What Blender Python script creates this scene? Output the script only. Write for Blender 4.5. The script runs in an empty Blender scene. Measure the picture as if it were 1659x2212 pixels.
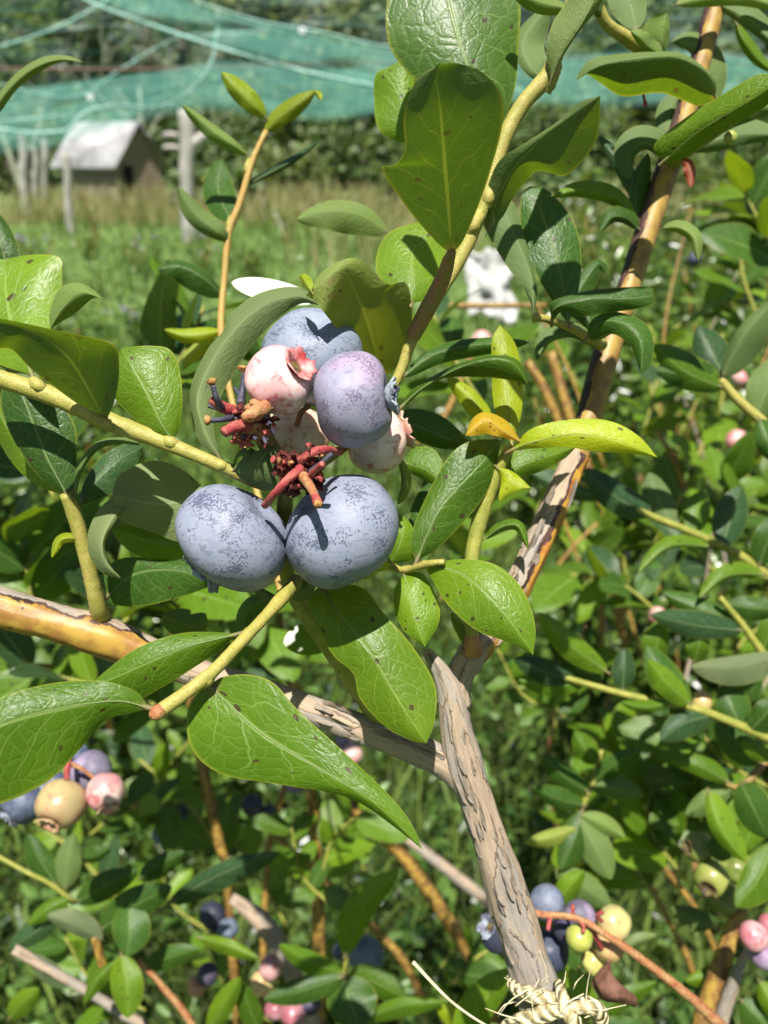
import bpy, math, random
import numpy as np
from mathutils import Vector, Matrix, noise

random.seed(7)
RNG = np.random.default_rng(7)
R_ = math.radians
scene = bpy.context.scene
col = scene.collection

# ------------------------------------------------------------------ camera
W, H, F = 1659.0, 2212.0, 1700.0          # picture frame units used when laying the plant out
CAM_H, TILT = 1.15, 24.5
FOCUS = 0.147
CAM = Vector((0, 0, CAM_H))
FWD = Vector((0, math.cos(R_(TILT)), -math.sin(R_(TILT))))
UPV = Vector((0, math.sin(R_(TILT)), math.cos(R_(TILT))))
RGT = Vector((1, 0, 0))
cd = bpy.data.cameras.new('camera')
cam = bpy.data.objects.new('camera', cd)
col.objects.link(cam)
cam.location = CAM
cam.rotation_euler = (R_(90 - TILT), 0, 0)
cd.sensor_fit = 'VERTICAL'
cd.sensor_height = 36.0
cd.sensor_width = 27.0
cd.lens = 36.0 * F / H
cd.clip_start, cd.clip_end = 0.004, 1000
cd.dof.use_dof = True
cd.dof.focus_distance = FOCUS
cd.dof.aperture_fstop = cd.lens / 1.45
scene.camera = cam

# ------------------------------------------------------------------ light
SUN_EL, SUN_AZ = 67.0, -6.0              # azimuth: degrees off the camera's back, negative = to the left
SUN = Vector((math.sin(R_(SUN_AZ)) * math.cos(R_(SUN_EL)),
              -math.cos(R_(SUN_AZ)) * math.cos(R_(SUN_EL)), math.sin(R_(SUN_EL))))
w = bpy.data.worlds.new('World'); scene.world = w; w.use_nodes = True
nt = w.node_tree
sk = nt.nodes.new('ShaderNodeTexSky'); sk.sky_type = 'NISHITA'; sk.sun_disc = False
sk.sun_elevation = R_(SUN_EL); sk.sun_rotation = R_(180 - SUN_AZ)
bg = nt.nodes['Background']; bg.inputs['Strength'].default_value = 0.04
nt.links.new(sk.outputs[0], bg.inputs[0])
sl = bpy.data.lights.new('sun', 'SUN'); sl.energy = 5.0; sl.angle = R_(0.53); sl.color = (1, 0.955, 0.88)
so = bpy.data.objects.new('sun', sl); col.objects.link(so)
so.rotation_euler = SUN.to_track_quat('Z', 'Y').to_euler(); so.location = (0, -3, 6)

scene.view_settings.view_transform = 'Standard'
scene.view_settings.look = 'None'
scene.view_settings.exposure = 1.1
scene.view_settings.gamma = 1.0
scene.render.engine = 'CYCLES'
scene.cycles.use_denoising = True
scene.cycles.max_bounces = 8
scene.cycles.transparent_max_bounces = 12
scene.cycles.sample_clamp_indirect = 6

# ------------------------------------------------------------------ helpers
def P(x, y, d):                            # frame units + distance in mm along the view -> world point
    d = d * 1e-3
    return CAM + FWD * d + RGT * ((x - W / 2) / F * d) - UPV * ((y - H / 2) / F * d)

def VD(dx, dy, dz):                        # right, down, away -> unit world direction
    return (RGT * dx - UPV * dy + FWD * dz).normalized()

def G(x, y, dmax=80):                      # where the ray meets the ground
    r = FWD + RGT * ((x - W / 2) / F) - UPV * ((y - H / 2) / F)
    t = -CAM_H / r.z if r.z < -1e-4 else dmax
    q = CAM + r * min(t, dmax)
    return Vector((q.x, q.y, 0))

WL = {}
def obj(name, verts, faces, mat, parent=None, uv=None, smooth=True, color=None, origin=None):
    verts = np.asarray([tuple(v) for v in verts], dtype=float) if not isinstance(verts, np.ndarray) else verts
    o0 = np.array(origin) if origin is not None else verts.mean(axis=0)
    me = bpy.data.meshes.new(name)
    me.from_pydata((verts - o0).tolist(), [], faces)
    if uv is not None:
        l = me.uv_layers.new(name='UVMap')
        l.data.foreach_set('uv', np.asarray(uv, dtype=np.float32).ravel())
    if smooth:
        me.polygons.foreach_set('use_smooth', [True] * len(me.polygons))
    me.update()
    if mat: me.materials.append(mat)
    return link(name, me, Vector(o0), parent, color)

def link(name, me, loc, parent=None, color=None):
    o = bpy.data.objects.new(name, me); col.objects.link(o)
    if parent is not None:
        o.parent = parent; o.location = loc - WL[parent.name]
    else:
        o.location = loc
    WL[o.name] = Vector(loc)
    if color: o.color = (*color, 1)
    return o

def tag(o, label=None, cat=None, group=None, kind=None):
    if label: o['label'] = label
    if cat: o['category'] = cat
    if group: o['group'] = group
    if kind: o['kind'] = kind
    return o

def thing(name, label, cat, loc, group=None):
    o = bpy.data.objects.new(name, None); col.objects.link(o)
    o.location = loc; WL[o.name] = Vector(loc); o.empty_display_size = 0.02
    return tag(o, label, cat, group)

def cr(pts, n):                            # Catmull-Rom through pts, n+1 samples evenly spaced along the length
    p = np.asarray(pts, dtype=float)
    if len(p) == 2:
        t = np.linspace(0, 1, n + 1)[:, None]
        return p[0] * (1 - t) + p[1] * t
    q = np.vstack([2 * p[0] - p[1], p, 2 * p[-1] - p[-2]])
    out = []
    for i in range(1, len(q) - 2):
        a, b, c, d = q[i - 1], q[i], q[i + 1], q[i + 2]
        for t in np.linspace(0, 1, 12, endpoint=False):
            out.append(0.5 * (2 * b + (c - a) * t + (2 * a - 5 * b + 4 * c - d) * t * t + (3 * b - a - 3 * c + d) * t ** 3))
    out.append(q[-2]); out = np.asarray(out)
    s = np.concatenate([[0], np.cumsum(np.linalg.norm(np.diff(out[:, :2], axis=0), axis=1))])
    u = np.linspace(0, s[-1], n + 1)
    return np.stack([np.interp(u, s, out[:, k]) for k in range(out.shape[1])], axis=1)

# ------------------------------------------------------------------ node helpers
def mat(name):
    m = bpy.data.materials.new(name); m.use_nodes = True
    m.node_tree.nodes.clear()
    return m, m.node_tree

def nd(t, typ, ins=None, out=0, **props):
    n = t.nodes.new('ShaderNode' + typ)
    for k, v in props.items(): setattr(n, k, v)
    for k, v in (ins or {}).items():
        s = n.inputs[k]
        if isinstance(v, bpy.types.NodeSocket): t.links.new(v, s)
        else:
            if isinstance(v, tuple) and s.type == 'RGBA' and len(v) == 3: v = (*v, 1)
            s.default_value = v
    return n.outputs[out] if out is not None else n

def mth(t, op, a, b=0.0, c=None, clamp=False):
    ins = {0: a, 1: b}
    if c is not None: ins[2] = c
    return nd(t, 'Math', ins, operation=op, use_clamp=clamp)

def mix(t, f, a, b, mode='MIX'):
    n = t.nodes.new('ShaderNodeMix'); n.data_type = 'RGBA'; n.blend_type = mode; n.clamp_factor = True
    for s, v in ((n.inputs[0], f), (n.inputs[6], a), (n.inputs[7], b)):
        if isinstance(v, bpy.types.NodeSocket): t.links.new(v, s)
        else: s.default_value = (*v, 1) if isinstance(v, tuple) and len(v) == 3 else v
    return n.outputs[2]

def ramp(t, x, lo, hi, a=0.0, b=1.0):
    return nd(t, 'MapRange', {0: x, 1: lo, 2: hi, 3: a, 4: b}, interpolation_type='SMOOTHSTEP')

def noi(t, vec, scale, detail=2.0, rough=0.5, dist=0.0):
    return nd(t, 'TexNoise', {'Vector': vec, 'Scale': scale, 'Detail': detail, 'Roughness': rough, 'Distortion': dist})

def stretch(t, vec, sc, loc=(0, 0, 0)):
    return nd(t, 'Mapping', {'Vector': vec, 'Scale': sc, 'Location': loc})

def out(t, sh):
    n = t.nodes.new('ShaderNodeOutputMaterial'); t.links.new(sh, n.inputs[0])

def bump(t, h, strength=0.4, dist=0.001):
    return nd(t, 'Bump', {'Strength': strength, 'Distance': dist, 'Height': h})

def pbsdf(t, c, rough=0.5, spec=0.5, normal=None, **k):
    ins = {'Base Color': c, 'Roughness': rough, 'Specular IOR Level': spec}
    if normal is not None: ins['Normal'] = normal
    ins.update(k)
    return nd(t, 'BsdfPrincipled', ins)

def tcoord(t, name): return nd(t, 'TexCoord', out=None).outputs[name]

# ------------------------------------------------------------------ materials
def leaf_material(name, veins=True, gloss=0.30, trans=0.30, rust=None):
    m, t = mat(name)
    uv = tcoord(t, 'UV')
    oi = nd(t, 'ObjectInfo', out=None)
    base = oi.outputs['Color']; rnd = oi.outputs['Random']
    ob = tcoord(t, 'Object')
    big = noi(t, ob, 70, 2)
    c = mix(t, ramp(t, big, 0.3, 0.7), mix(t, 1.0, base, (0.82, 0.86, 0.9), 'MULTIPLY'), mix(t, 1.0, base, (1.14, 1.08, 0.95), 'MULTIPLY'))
    nrm = None
    if veins:
        off = nd(t, 'CombineXYZ', {0: mth(t, 'MULTIPLY', rnd, 37.0), 1: mth(t, 'MULTIPLY', rnd, 91.0), 2: rnd})
        uo = nd(t, 'VectorMath', {0: uv, 1: off}, operation='ADD')
        wob = nd(t, 'TexNoise', {'Vector': uo, 'Scale': 4.0, 'Detail': 2.0}, out=1)
        wv = nd(t, 'VectorMath', {0: nd(t, 'VectorMath', {0: wob, 1: (0.5, 0.5, 0.5)}, operation='SUBTRACT'), 1: (0.16, 0.12, 0)}, operation='MULTIPLY')
        uvw = nd(t, 'VectorMath', {0: uv, 1: wv}, operation='ADD')
        s0 = nd(t, 'SeparateXYZ', {0: uv}, out=None); s = nd(t, 'SeparateXYZ', {0: uvw}, out=None)
        a0 = mth(t, 'ABSOLUTE', mth(t, 'MULTIPLY_ADD', s0.outputs[0], 2.0, -1.0))
        sg = mth(t, 'MULTIPLY_ADD', s.outputs[0], 2.0, -1.0)
        a = mth(t, 'ABSOLUTE', sg)
        side = mth(t, 'GREATER_THAN', sg, 0.0)
        wid = ramp(t, s0.outputs[1], 0.0, 1.0, 0.075, 0.028)
        mid = mth(t, 'SUBTRACT', 1.0, ramp(t, mth(t, 'DIVIDE', a0, wid), 0.35, 1.0))
        ph = mth(t, 'SUBTRACT', s.outputs[1], mth(t, 'MULTIPLY', mth(t, 'POWER', a, 0.8), 0.27))
        ph = mth(t, 'ADD', mth(t, 'MULTIPLY', ph, 6.3), mth(t, 'MULTIPLY', side, 0.45))
        fr = mth(t, 'ABSOLUTE', mth(t, 'SUBTRACT', mth(t, 'FRACT', ph), 0.5))
        sv = mth(t, 'SUBTRACT', 1.0, ramp(t, fr, 0.010, 0.042))
        sv = mth(t, 'MULTIPLY', sv, ramp(t, a, 0.95, 0.55))
        vor = nd(t, 'TexVoronoi', {'Vector': stretch(t, uvw, (7.0, 15.0, 1.0)), 'Scale': 1.0}, feature='DISTANCE_TO_EDGE')
        nv = mth(t, 'SUBTRACT', 1.0, ramp(t, vor, 0.008, 0.045))
        vor2 = nd(t, 'TexVoronoi', {'Vector': stretch(t, uvw, (19.0, 42.0, 1.0)), 'Scale': 1.0}, feature='DISTANCE_TO_EDGE')
        nv2 = mth(t, 'SUBTRACT', 1.0, ramp(t, vor2, 0.02, 0.2))
        vm = mth(t, 'MAXIMUM', mth(t, 'MAXIMUM', mth(t, 'MULTIPLY', mid, 0.8), mth(t, 'MULTIPLY', sv, 0.5)), mth(t, 'MULTIPLY', nv, 0.22))
        vcol = mix(t, 0.55, mix(t, 1.0, base, (1.9, 1.75, 2.2), 'MULTIPLY'), (0.24, 0.30, 0.10))
        c = mix(t, vm, c, vcol)
        # yellow rim, pink base, brown specks
        c = mix(t, ramp(t, a0, 0.93, 1.0, 0.0, 0.6), c, (0.24, 0.26, 0.03))
        pk = mth(t, 'MULTIPLY', ramp(t, s0.outputs[1], 0.07, 0.0), ramp(t, a0, 1.0, 0.3))
        c = mix(t, mth(t, 'MULTIPLY', pk, 0.75), c, (0.30, 0.13, 0.09))
        sp = nd(t, 'TexVoronoi', {'Vector': stretch(t, uo, (6.0, 13.0, 1.0)), 'Scale': 1.0}, out=None)
        srnd = nd(t, 'SeparateColor', {0: sp.outputs['Color']}, out=None)
        spk = mth(t, 'MULTIPLY', mth(t, 'LESS_THAN', sp.outputs['Distance'], mth(t, 'MULTIPLY', srnd.outputs[1], 0.27)),
                  mth(t, 'GREATER_THAN', srnd.outputs[0], 0.42))
        c = mix(t, mth(t, 'MULTIPLY', spk, 0.85), c, (0.045, 0.022, 0.012))
        if rust:
            du = mth(t, 'DIVIDE', mth(t, 'SUBTRACT', s0.outputs[0], rust[0]), rust[2]); dv = mth(t, 'DIVIDE', mth(t, 'SUBTRACT', s0.outputs[1], rust[1]), rust[3])
            rd = mth(t, 'SQRT', mth(t, 'ADD', mth(t, 'MULTIPLY', du, du), mth(t, 'MULTIPLY', dv, dv)))
            rn = noi(t, ob, 1500, 3, 0.6)
            c = mix(t, mth(t, 'MULTIPLY', ramp(t, rd, 1.1, 0.3, 0, 0.55), ramp(t, noi(t, ob, 420, 3), 0.4, 0.6)), c, (0.22, 0.10, 0.012))
            c = mix(t, mth(t, 'MULTIPLY', ramp(t, rd, 1.2, 0.4), ramp(t, rn, 0.54, 0.60)), c, (0.10, 0.025, 0.012))
        fine = noi(t, ob, 2600, 2)
        hgt = mth(t, 'ADD', mth(t, 'MULTIPLY', mth(t, 'MAXIMUM', mth(t, 'MAXIMUM', mid, sv), mth(t, 'MULTIPLY', ramp(t, vor, 0.16, 0.0), 0.55)), -1.0),
                  mth(t, 'ADD', mth(t, 'MULTIPLY', nv2, -0.22), mth(t, 'MULTIPLY', fine, 0.25)))
        nrm = bump(t, hgt, mth(t, 'MULTIPLY_ADD', nd(t, 'NewGeometry', out=None).outputs['Backfacing'], -0.02, 0.30), 0.00030)
    bf = nd(t, 'NewGeometry', out=None).outputs['Backfacing']
    under = mix(t, 0.5, mix(t, 1.0, c, (1.2, 1.15, 1.5), 'MULTIPLY'), (0.17, 0.215, 0.085))
    if veins: under = mix(t, mth(t, 'MULTIPLY', mth(t, 'MAXIMUM', mth(t, 'MULTIPLY', mid, 0.3), mth(t, 'MAXIMUM', sv, mth(t, 'MULTIPLY', nv, 0.7))), 0.5), under, mix(t, 1.0, under, (0.6, 0.68, 0.5), 'MULTIPLY'))
    cc = mix(t, bf, c, under)
    ro = mth(t, 'MULTIPLY_ADD', bf, 0.28, gloss)
    k = {} if veins else {}
    sh = pbsdf(t, cc, ro, 0.33, nrm)
    tr = nd(t, 'BsdfTranslucent', {'Color': mix(t, 1.0, mix(t, 0.25, c, base), (2.4, 1.9, 0.4), 'MULTIPLY')})
    out(t, nd(t, 'MixShader', {0: trans, 1: sh, 2: tr}))
    return m

def stem_material(name, c1, c2, dots=(0.12, 0.13, 0.02), rough=0.5, blot=0.3):
    m, t = mat(name)
    ob = tcoord(t, 'Object'); uv = tcoord(t, 'UV')
    n1 = noi(t, stretch(t, uv, (2.0, 1.2, 1)), 2.0, 3)
    c = mix(t, ramp(t, n1, 0.35, 0.68), c1, c2)
    n2 = noi(t, ob, 3800, 1)
    c = mix(t, ramp(t, n2, 0.53, 0.63, 0, 0.55), c, dots)
    n3 = noi(t, ob, 850, 4, 0.65)
    c = mix(t, ramp(t, n3, 0.52, 0.70, 0, blot), c, dots)
    out(t, pbsdf(t, c, rough, 0.3, bump(t, mth(t, 'ADD', n2, mth(t, 'MULTIPLY', n3, blot * 3.0)), 0.4, 0.0003)))
    return m

def cane_material(name, streak=(0.33, 0.55), grey=None, grey_u=None, yel=(0.36, 0.21, 0.03), yel2=(0.30, 0.11, 0.025), blot=0.25):
    # smooth orange-yellow young bark, a dark torn streak along it, grey flakes; grey=(v0,v1) turns it to old bark along its length
    m, t = mat(name)
    uv = tcoord(t, 'UV'); s = nd(t, 'SeparateXYZ', {0: uv}, out=None); u, v = s.outputs[0], s.outputs[1]
    ob = tcoord(t, 'Object')
    n1 = noi(t, stretch(t, uv, (3, 0.9, 1)), 2.2, 4)
    n2 = noi(t, stretch(t, uv, (2.5, 0.55, 1), (3, 7, 0)), 2.0, 5, 0.6)
    c = mix(t, ramp(t, n1, 0.38, 0.62), yel, yel2)
    n4 = noi(t, stretch(t, uv, (1.2, 0.22, 1), (11, 4, 0)), 1.4, 4)
    c = mix(t, ramp(t, n4, 0.5, 0.66, 0, blot), c, (0.10, 0.045, 0.02))
    dt = nd(t, 'TexVoronoi', {'Vector': stretch(t, uv, (9, 3.2, 1)), 'Scale': 1.0}, out=None)
    dr = nd(t, 'SeparateColor', {0: dt.outputs['Color']}, out=None).outputs[0]
    c = mix(t, mth(t, 'MULTIPLY', mth(t, 'LESS_THAN', dt.outputs['Distance'], 0.10), mth(t, 'GREATER_THAN', dr, 0.55 if blot < 0.5 else 0.9)), c, (0.06, 0.02, 0.01))
    uj = mth(t, 'ADD', u, mth(t, 'MULTIPLY_ADD', n2, 0.30, -0.15))
    dark = mth(t, 'MULTIPLY', ramp(t, uj, streak[0], streak[0] + 0.012), ramp(t, uj, streak[1] + 0.012, streak[1]))
    c = mix(t, dark, c, mix(t, ramp(t, n1, 0.4, 0.6), (0.035, 0.018, 0.014), (0.075, 0.04, 0.03)))
    wob = nd(t, 'TexNoise', {'Vector': stretch(t, uv, (3.0, 0.8, 1)), 'Scale': 2.0, 'Detail': 4.0, 'Roughness': 0.6}, out=1)
    wv = nd(t, 'VectorMath', {0: nd(t, 'VectorMath', {0: wob, 1: (0.5, 0.5, 0.5)}, operation='SUBTRACT'), 1: (0.16, 1.0, 0)}, operation='MULTIPLY')
    pv = stretch(t, nd(t, 'VectorMath', {0: uv, 1: wv}, operation='ADD'), (7.0, 0.42, 1), (2, 3, 0))
    ve = nd(t, 'TexVoronoi', {'Vector': pv, 'Scale': 1.0}, feature='DISTANCE_TO_EDGE')
    vc = nd(t, 'SeparateColor', {0: nd(t, 'TexVoronoi', {'Vector': pv, 'Scale': 1.0}, out=None).outputs['Color']}, out=None)
    fl = vc.outputs[1]
    bark = mix(t, ramp(t, vc.outputs[0], 0.25, 0.75), (0.31, 0.235, 0.165), (0.25, 0.225, 0.195))
    bark = mix(t, ramp(t, noi(t, stretch(t, uv, (4.0, 0.5, 1), (5, 5, 0)), 2.5, 5, 0.65), 0.45, 0.68, 0, 0.7), bark, (0.38, 0.29, 0.20))
    fib = noi(t, stretch(t, uv, (34, 0.9, 1), (3, 1, 0)), 1.0, 4, 0.65, 0.3)
    bark = mix(t, ramp(t, fib, 0.45, 0.72, 0, 0.5), bark, (0.17, 0.125, 0.09))
    bark = mix(t, ramp(t, noi(t, ob, 1900, 3, 0.6), 0.56, 0.7, 0, 0.3), bark, (0.14, 0.105, 0.08))
    crk = mth(t, 'MULTIPLY', ramp(t, ve, 0.035, 0.008), ramp(t, noi(t, stretch(t, uv, (3, 0.6, 1), (4, 2, 0)), 2.0, 2), 0.42, 0.52))
    bark = mix(t, mth(t, 'MULTIPLY', crk, 0.6), bark, (0.045, 0.028, 0.02))
    g = None
    if grey:
        g = ramp(t, mth(t, 'ADD', v, mth(t, 'MULTIPLY_ADD', n2, 3.2, -1.6)), grey[0], grey[1])
    if grey_u:
        g2 = mth(t, 'MULTIPLY', ramp(t, uj, grey_u[0], grey_u[0] + 0.01), ramp(t, uj, grey_u[1] + 0.01, grey_u[1]))
        g = g2 if g is None else mth(t, 'MAXIMUM', g, g2)
    h = mth(t, 'MULTIPLY', n1, 0.2)
    if g is not None:
        c = mix(t, g, c, bark)
        h = mth(t, 'ADD', h, mth(t, 'MULTIPLY', g, mth(t, 'ADD', mth(t, 'MULTIPLY', fib, -0.9), mth(t, 'SUBTRACT', mth(t, 'ADD', fl, 0.5), crk))))
    h = mth(t, 'ADD', h, mth(t, 'MULTIPLY', noi(t, ob, 1500, 3), 0.15))
    rough = 0.5 if g is None else mth(t, 'MULTIPLY_ADD', g, 0.4, 0.45)
    out(t, pbsdf(t, c, rough, 0.35, bump(t, h, 0.6, 0.0005)))
    return m

def blue_material(name, dark=(0.022, 0.028, 0.06), thr=0.60, patch=0.35, scr=0.62, blush=None):
    m, t = mat(name)
    ob = tcoord(t, 'Object'); oi = nd(t, 'ObjectInfo', out=None)
    rv = nd(t, 'VectorMath', {0: ob, 1: nd(t, 'CombineXYZ', {0: oi.outputs['Random'], 1: mth(t, 'MULTIPLY', oi.outputs['Random'], 3.0), 2: 0.0})}, operation='ADD')
    big = noi(t, rv, 130, 3); med = noi(t, rv, 480, 4, 0.6)
    fine = noi(t, rv, 2300, 2, 0.55)
    sp = mth(t, 'ADD', fine, mth(t, 'MULTIPLY_ADD', big, patch, -0.5 * patch))
    zone = noi(t, rv, 190, 2)
    sp = mth(t, 'ADD', sp, mth(t, 'MULTIPLY_ADD', zone, 0.85, -0.42))
    spk = ramp(t, sp, thr, thr + 0.04)
    sc = noi(t, stretch(t, rv, (700, 2800, 900)), 1.0, 3, 0.6)
    scr_ = mth(t, 'MULTIPLY', ramp(t, sc, scr - 0.05, scr + 0.02), ramp(t, big, 0.48, 0.62))
    sm_ = noi(t, stretch(t, rv, (260, 420, 900)), 1.0, 4, 0.6, 1.2)
    rub = mth(t, 'MAXIMUM', ramp(t, med, 0.58, 0.76, 0, 0.6), ramp(t, sm_, 0.54, 0.70, 0, 0.5))
    k = mth(t, 'MAXIMUM', mth(t, 'MAXIMUM', mth(t, 'MULTIPLY', spk, 0.8), mth(t, 'MULTIPLY', scr_, 0.8)), rub)
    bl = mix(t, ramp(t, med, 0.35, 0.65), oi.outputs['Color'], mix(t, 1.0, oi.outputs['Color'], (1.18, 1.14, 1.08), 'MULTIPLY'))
    if blush: bl = mix(t, ramp(t, noi(t, rv, 110, 2), 0.42, 0.6, 0, 0.8), bl, blush)
    c = mix(t, mth(t, 'MULTIPLY', k, 0.85), bl, dark)
    out(t, pbsdf(t, c, mth(t, 'MULTIPLY_ADD', k, -0.12, 0.56), 0.34, bump(t, mth(t, 'ADD', med, mth(t, 'MULTIPLY', fine, 0.3)), 0.10, 0.0004)))
    return m

def unripe_material(name, ca, cb, cs, sss=0.25):
    m, t = mat(name)
    ob = tcoord(t, 'Object'); oi = nd(t, 'ObjectInfo', out=None)
    rv = nd(t, 'VectorMath', {0: ob, 1: nd(t, 'CombineXYZ', {0: oi.outputs['Random'], 1: mth(t, 'MULTIPLY', oi.outputs['Random'], 2.0), 2: 0.0})}, operation='ADD')
    a = noi(t, rv, 95, 2); b = noi(t, rv, 400, 5, 0.65, 0.4); f = noi(t, rv, 1700, 3)
    c = mix(t, ramp(t, a, 0.38, 0.62), ca, cb)
    c = mix(t, ramp(t, b, 0.50, 0.66, 0, 0.75), c, cs)
    c = mix(t, ramp(t, f, 0.66, 0.72, 0, 0.45), c, (0.30, 0.08, 0.07))
    c = mix(t, 1.0, c, oi.outputs['Color'], 'MULTIPLY')
    out(t, pbsdf(t, c, 0.33, 0.45, bump(t, b, 0.06, 0.0004), **{'Subsurface Weight': sss, 'Subsurface Radius': (0.004, 0.002, 0.0012), 'Subsurface Scale': 0.6}))
    return m

def plain(name, c1, c2, scale=40, rough=0.6, spec=0.4, coord='Object', bmp=0.2, bd=0.001, trans=0.0, sc=(1, 1, 1)):
    m, t = mat(name)
    n = noi(t, stretch(t, tcoord(t, coord), sc), scale, 4, 0.6)
    c = mix(t, ramp(t, n, 0.32, 0.68), c1, c2)
    sh = pbsdf(t, c, rough, spec, bump(t, n, bmp, bd))
    if trans:
        sh = nd(t, 'MixShader', {0: trans, 1: sh, 2: nd(t, 'BsdfTranslucent', {'Color': mix(t, 1.0, c, (1.7, 1.7, 0.6), 'MULTIPLY')})})
    out(t, sh)
    return m

M = {}
M['leaf'] = leaf_material('blueberry_leaf', True, 0.39, 0.34)
M['leaf_rust'] = leaf_material('rusty_blueberry_leaf', True, 0.36, 0.34, (0.30, 0.74, 0.20, 0.13))
M['far'] = leaf_material('blurred_leaf', False, 0.30, 0.30)
M['green'] = stem_material('green_stem', (0.19, 0.21, 0.035), (0.30, 0.28, 0.06))
M['yellow'] = stem_material('yellow_stem', (0.27, 0.255, 0.055), (0.36, 0.30, 0.085), (0.15, 0.14, 0.02))
M['orange'] = stem_material('orange_stem', (0.36, 0.22, 0.06), (0.33, 0.27, 0.07), (0.20, 0.10, 0.03))
M['pinkstem'] = stem_material('pinkish_green_stem', (0.20, 0.17, 0.045), (0.26, 0.13, 0.06), (0.14, 0.10, 0.03))
M['redstalk'] = stem_material('red_stalk', (0.26, 0.030, 0.035), (0.40, 0.12, 0.09), (0.09, 0.012, 0.012), 0.65, 0.7)
M['brownstalk'] = stem_material('dry_stalk', (0.32, 0.12, 0.05), (0.38, 0.24, 0.10), (0.09, 0.025, 0.015), 0.65, 0.8)
M['darkstalk'] = stem_material('dark_stalk', (0.035, 0.035, 0.055), (0.09, 0.09, 0.13), (0.02, 0.015, 0.02))
M['scar'] = stem_material('stalk_end', (0.42, 0.24, 0.08), (0.30, 0.13, 0.04), (0.12, 0.05, 0.02), 0.8)
M['debris'] = stem_material('dry_bract', (0.13, 0.018, 0.015), (0.05, 0.014, 0.010), (0.03, 0.01, 0.01), 0.85, 0.9)
M['cane_r'] = cane_material('torn_cane', (0.325, 0.62), None, None, (0.29, 0.19, 0.040), (0.20, 0.115, 0.035))
M['cane_r2'] = cane_material('old_cane', (0.150, 0.205), (1.9, 0.9), (0.205, 0.66))
M['cane_l'] = cane_material('left_cane', (0.345, 0.372), (4.6, 6.2), (0.372, 0.62), (0.35, 0.215, 0.04), (0.24, 0.12, 0.03))
M['trunk'] = cane_material('old_bark', (0.9, 0.9), (-9, -8), None)
M['cane_bg'] = cane_material('amber_cane', (0.42, 0.47), None, None, (0.30, 0.19, 0.035), (0.14, 0.07, 0.025), 0.85)
M['cane_grey'] = cane_material('grey_cane', (0.9, 0.9), (-9, -8), None)
M['blue'] = blue_material('bloomy_blue_skin')
M['blue2'] = blue_material('dark_blue_skin', thr=0.50, patch=0.6)
M['mauve'] = blue_material('mauve_bloom_skin', (0.085, 0.055, 0.10), thr=0.60, patch=0.5, scr=0.62, blush=(0.30, 0.235, 0.33))
M['pink'] = unripe_material('pink_skin', (0.72, 0.55, 0.52), (0.62, 0.30, 0.33), (0.45, 0.08, 0.09))
M['cream'] = unripe_material('cream_skin', (0.42, 0.36, 0.17), (0.46, 0.30, 0.18), (0.44, 0.17, 0.13))
M['greenb'] = unripe_material('green_skin', (0.20, 0.26, 0.045), (0.28, 0.30, 0.07), (0.32, 0.25, 0.12))
M['bud'] = stem_material('bud_scale', (0.34, 0.14, 0.06), (0.40, 0.24, 0.08), (0.12, 0.05, 0.02), 0.6)
M['calblue'] = plain('blue_calyx', (0.30, 0.35, 0.40), (0.07, 0.06, 0.09), 420, 0.7, 0.2)
M['calred'] = plain('red_calyx', (0.58, 0.27, 0.25), (0.36, 0.035, 0.035), 300, 0.5)
M['calpink'] = plain('pink_calyx', (0.50, 0.36, 0.26), (0.44, 0.20, 0.16), 300, 0.5)
M['caltan'] = plain('tan_calyx', (0.40, 0.33, 0.16), (0.42, 0.20, 0.13), 300, 0.5)
M['calin'] = plain('calyx_cup', (0.14, 0.11, 0.03), (0.05, 0.03, 0.02), 500, 0.7)

GREEN = (0.074, 0.152, 0.008)
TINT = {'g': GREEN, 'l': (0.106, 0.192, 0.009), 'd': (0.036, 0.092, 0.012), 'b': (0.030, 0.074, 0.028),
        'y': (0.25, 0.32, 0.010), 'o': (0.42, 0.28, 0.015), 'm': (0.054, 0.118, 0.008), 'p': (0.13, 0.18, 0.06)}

# ------------------------------------------------------------------ leaves and stems laid out along the plant
def prof(t, a=0.62, b=0.72):
    f = (t ** a) * ((1 - t) ** b); m = (a / (a + b)) ** a * (b / (a + b)) ** b
    return f / m

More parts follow.
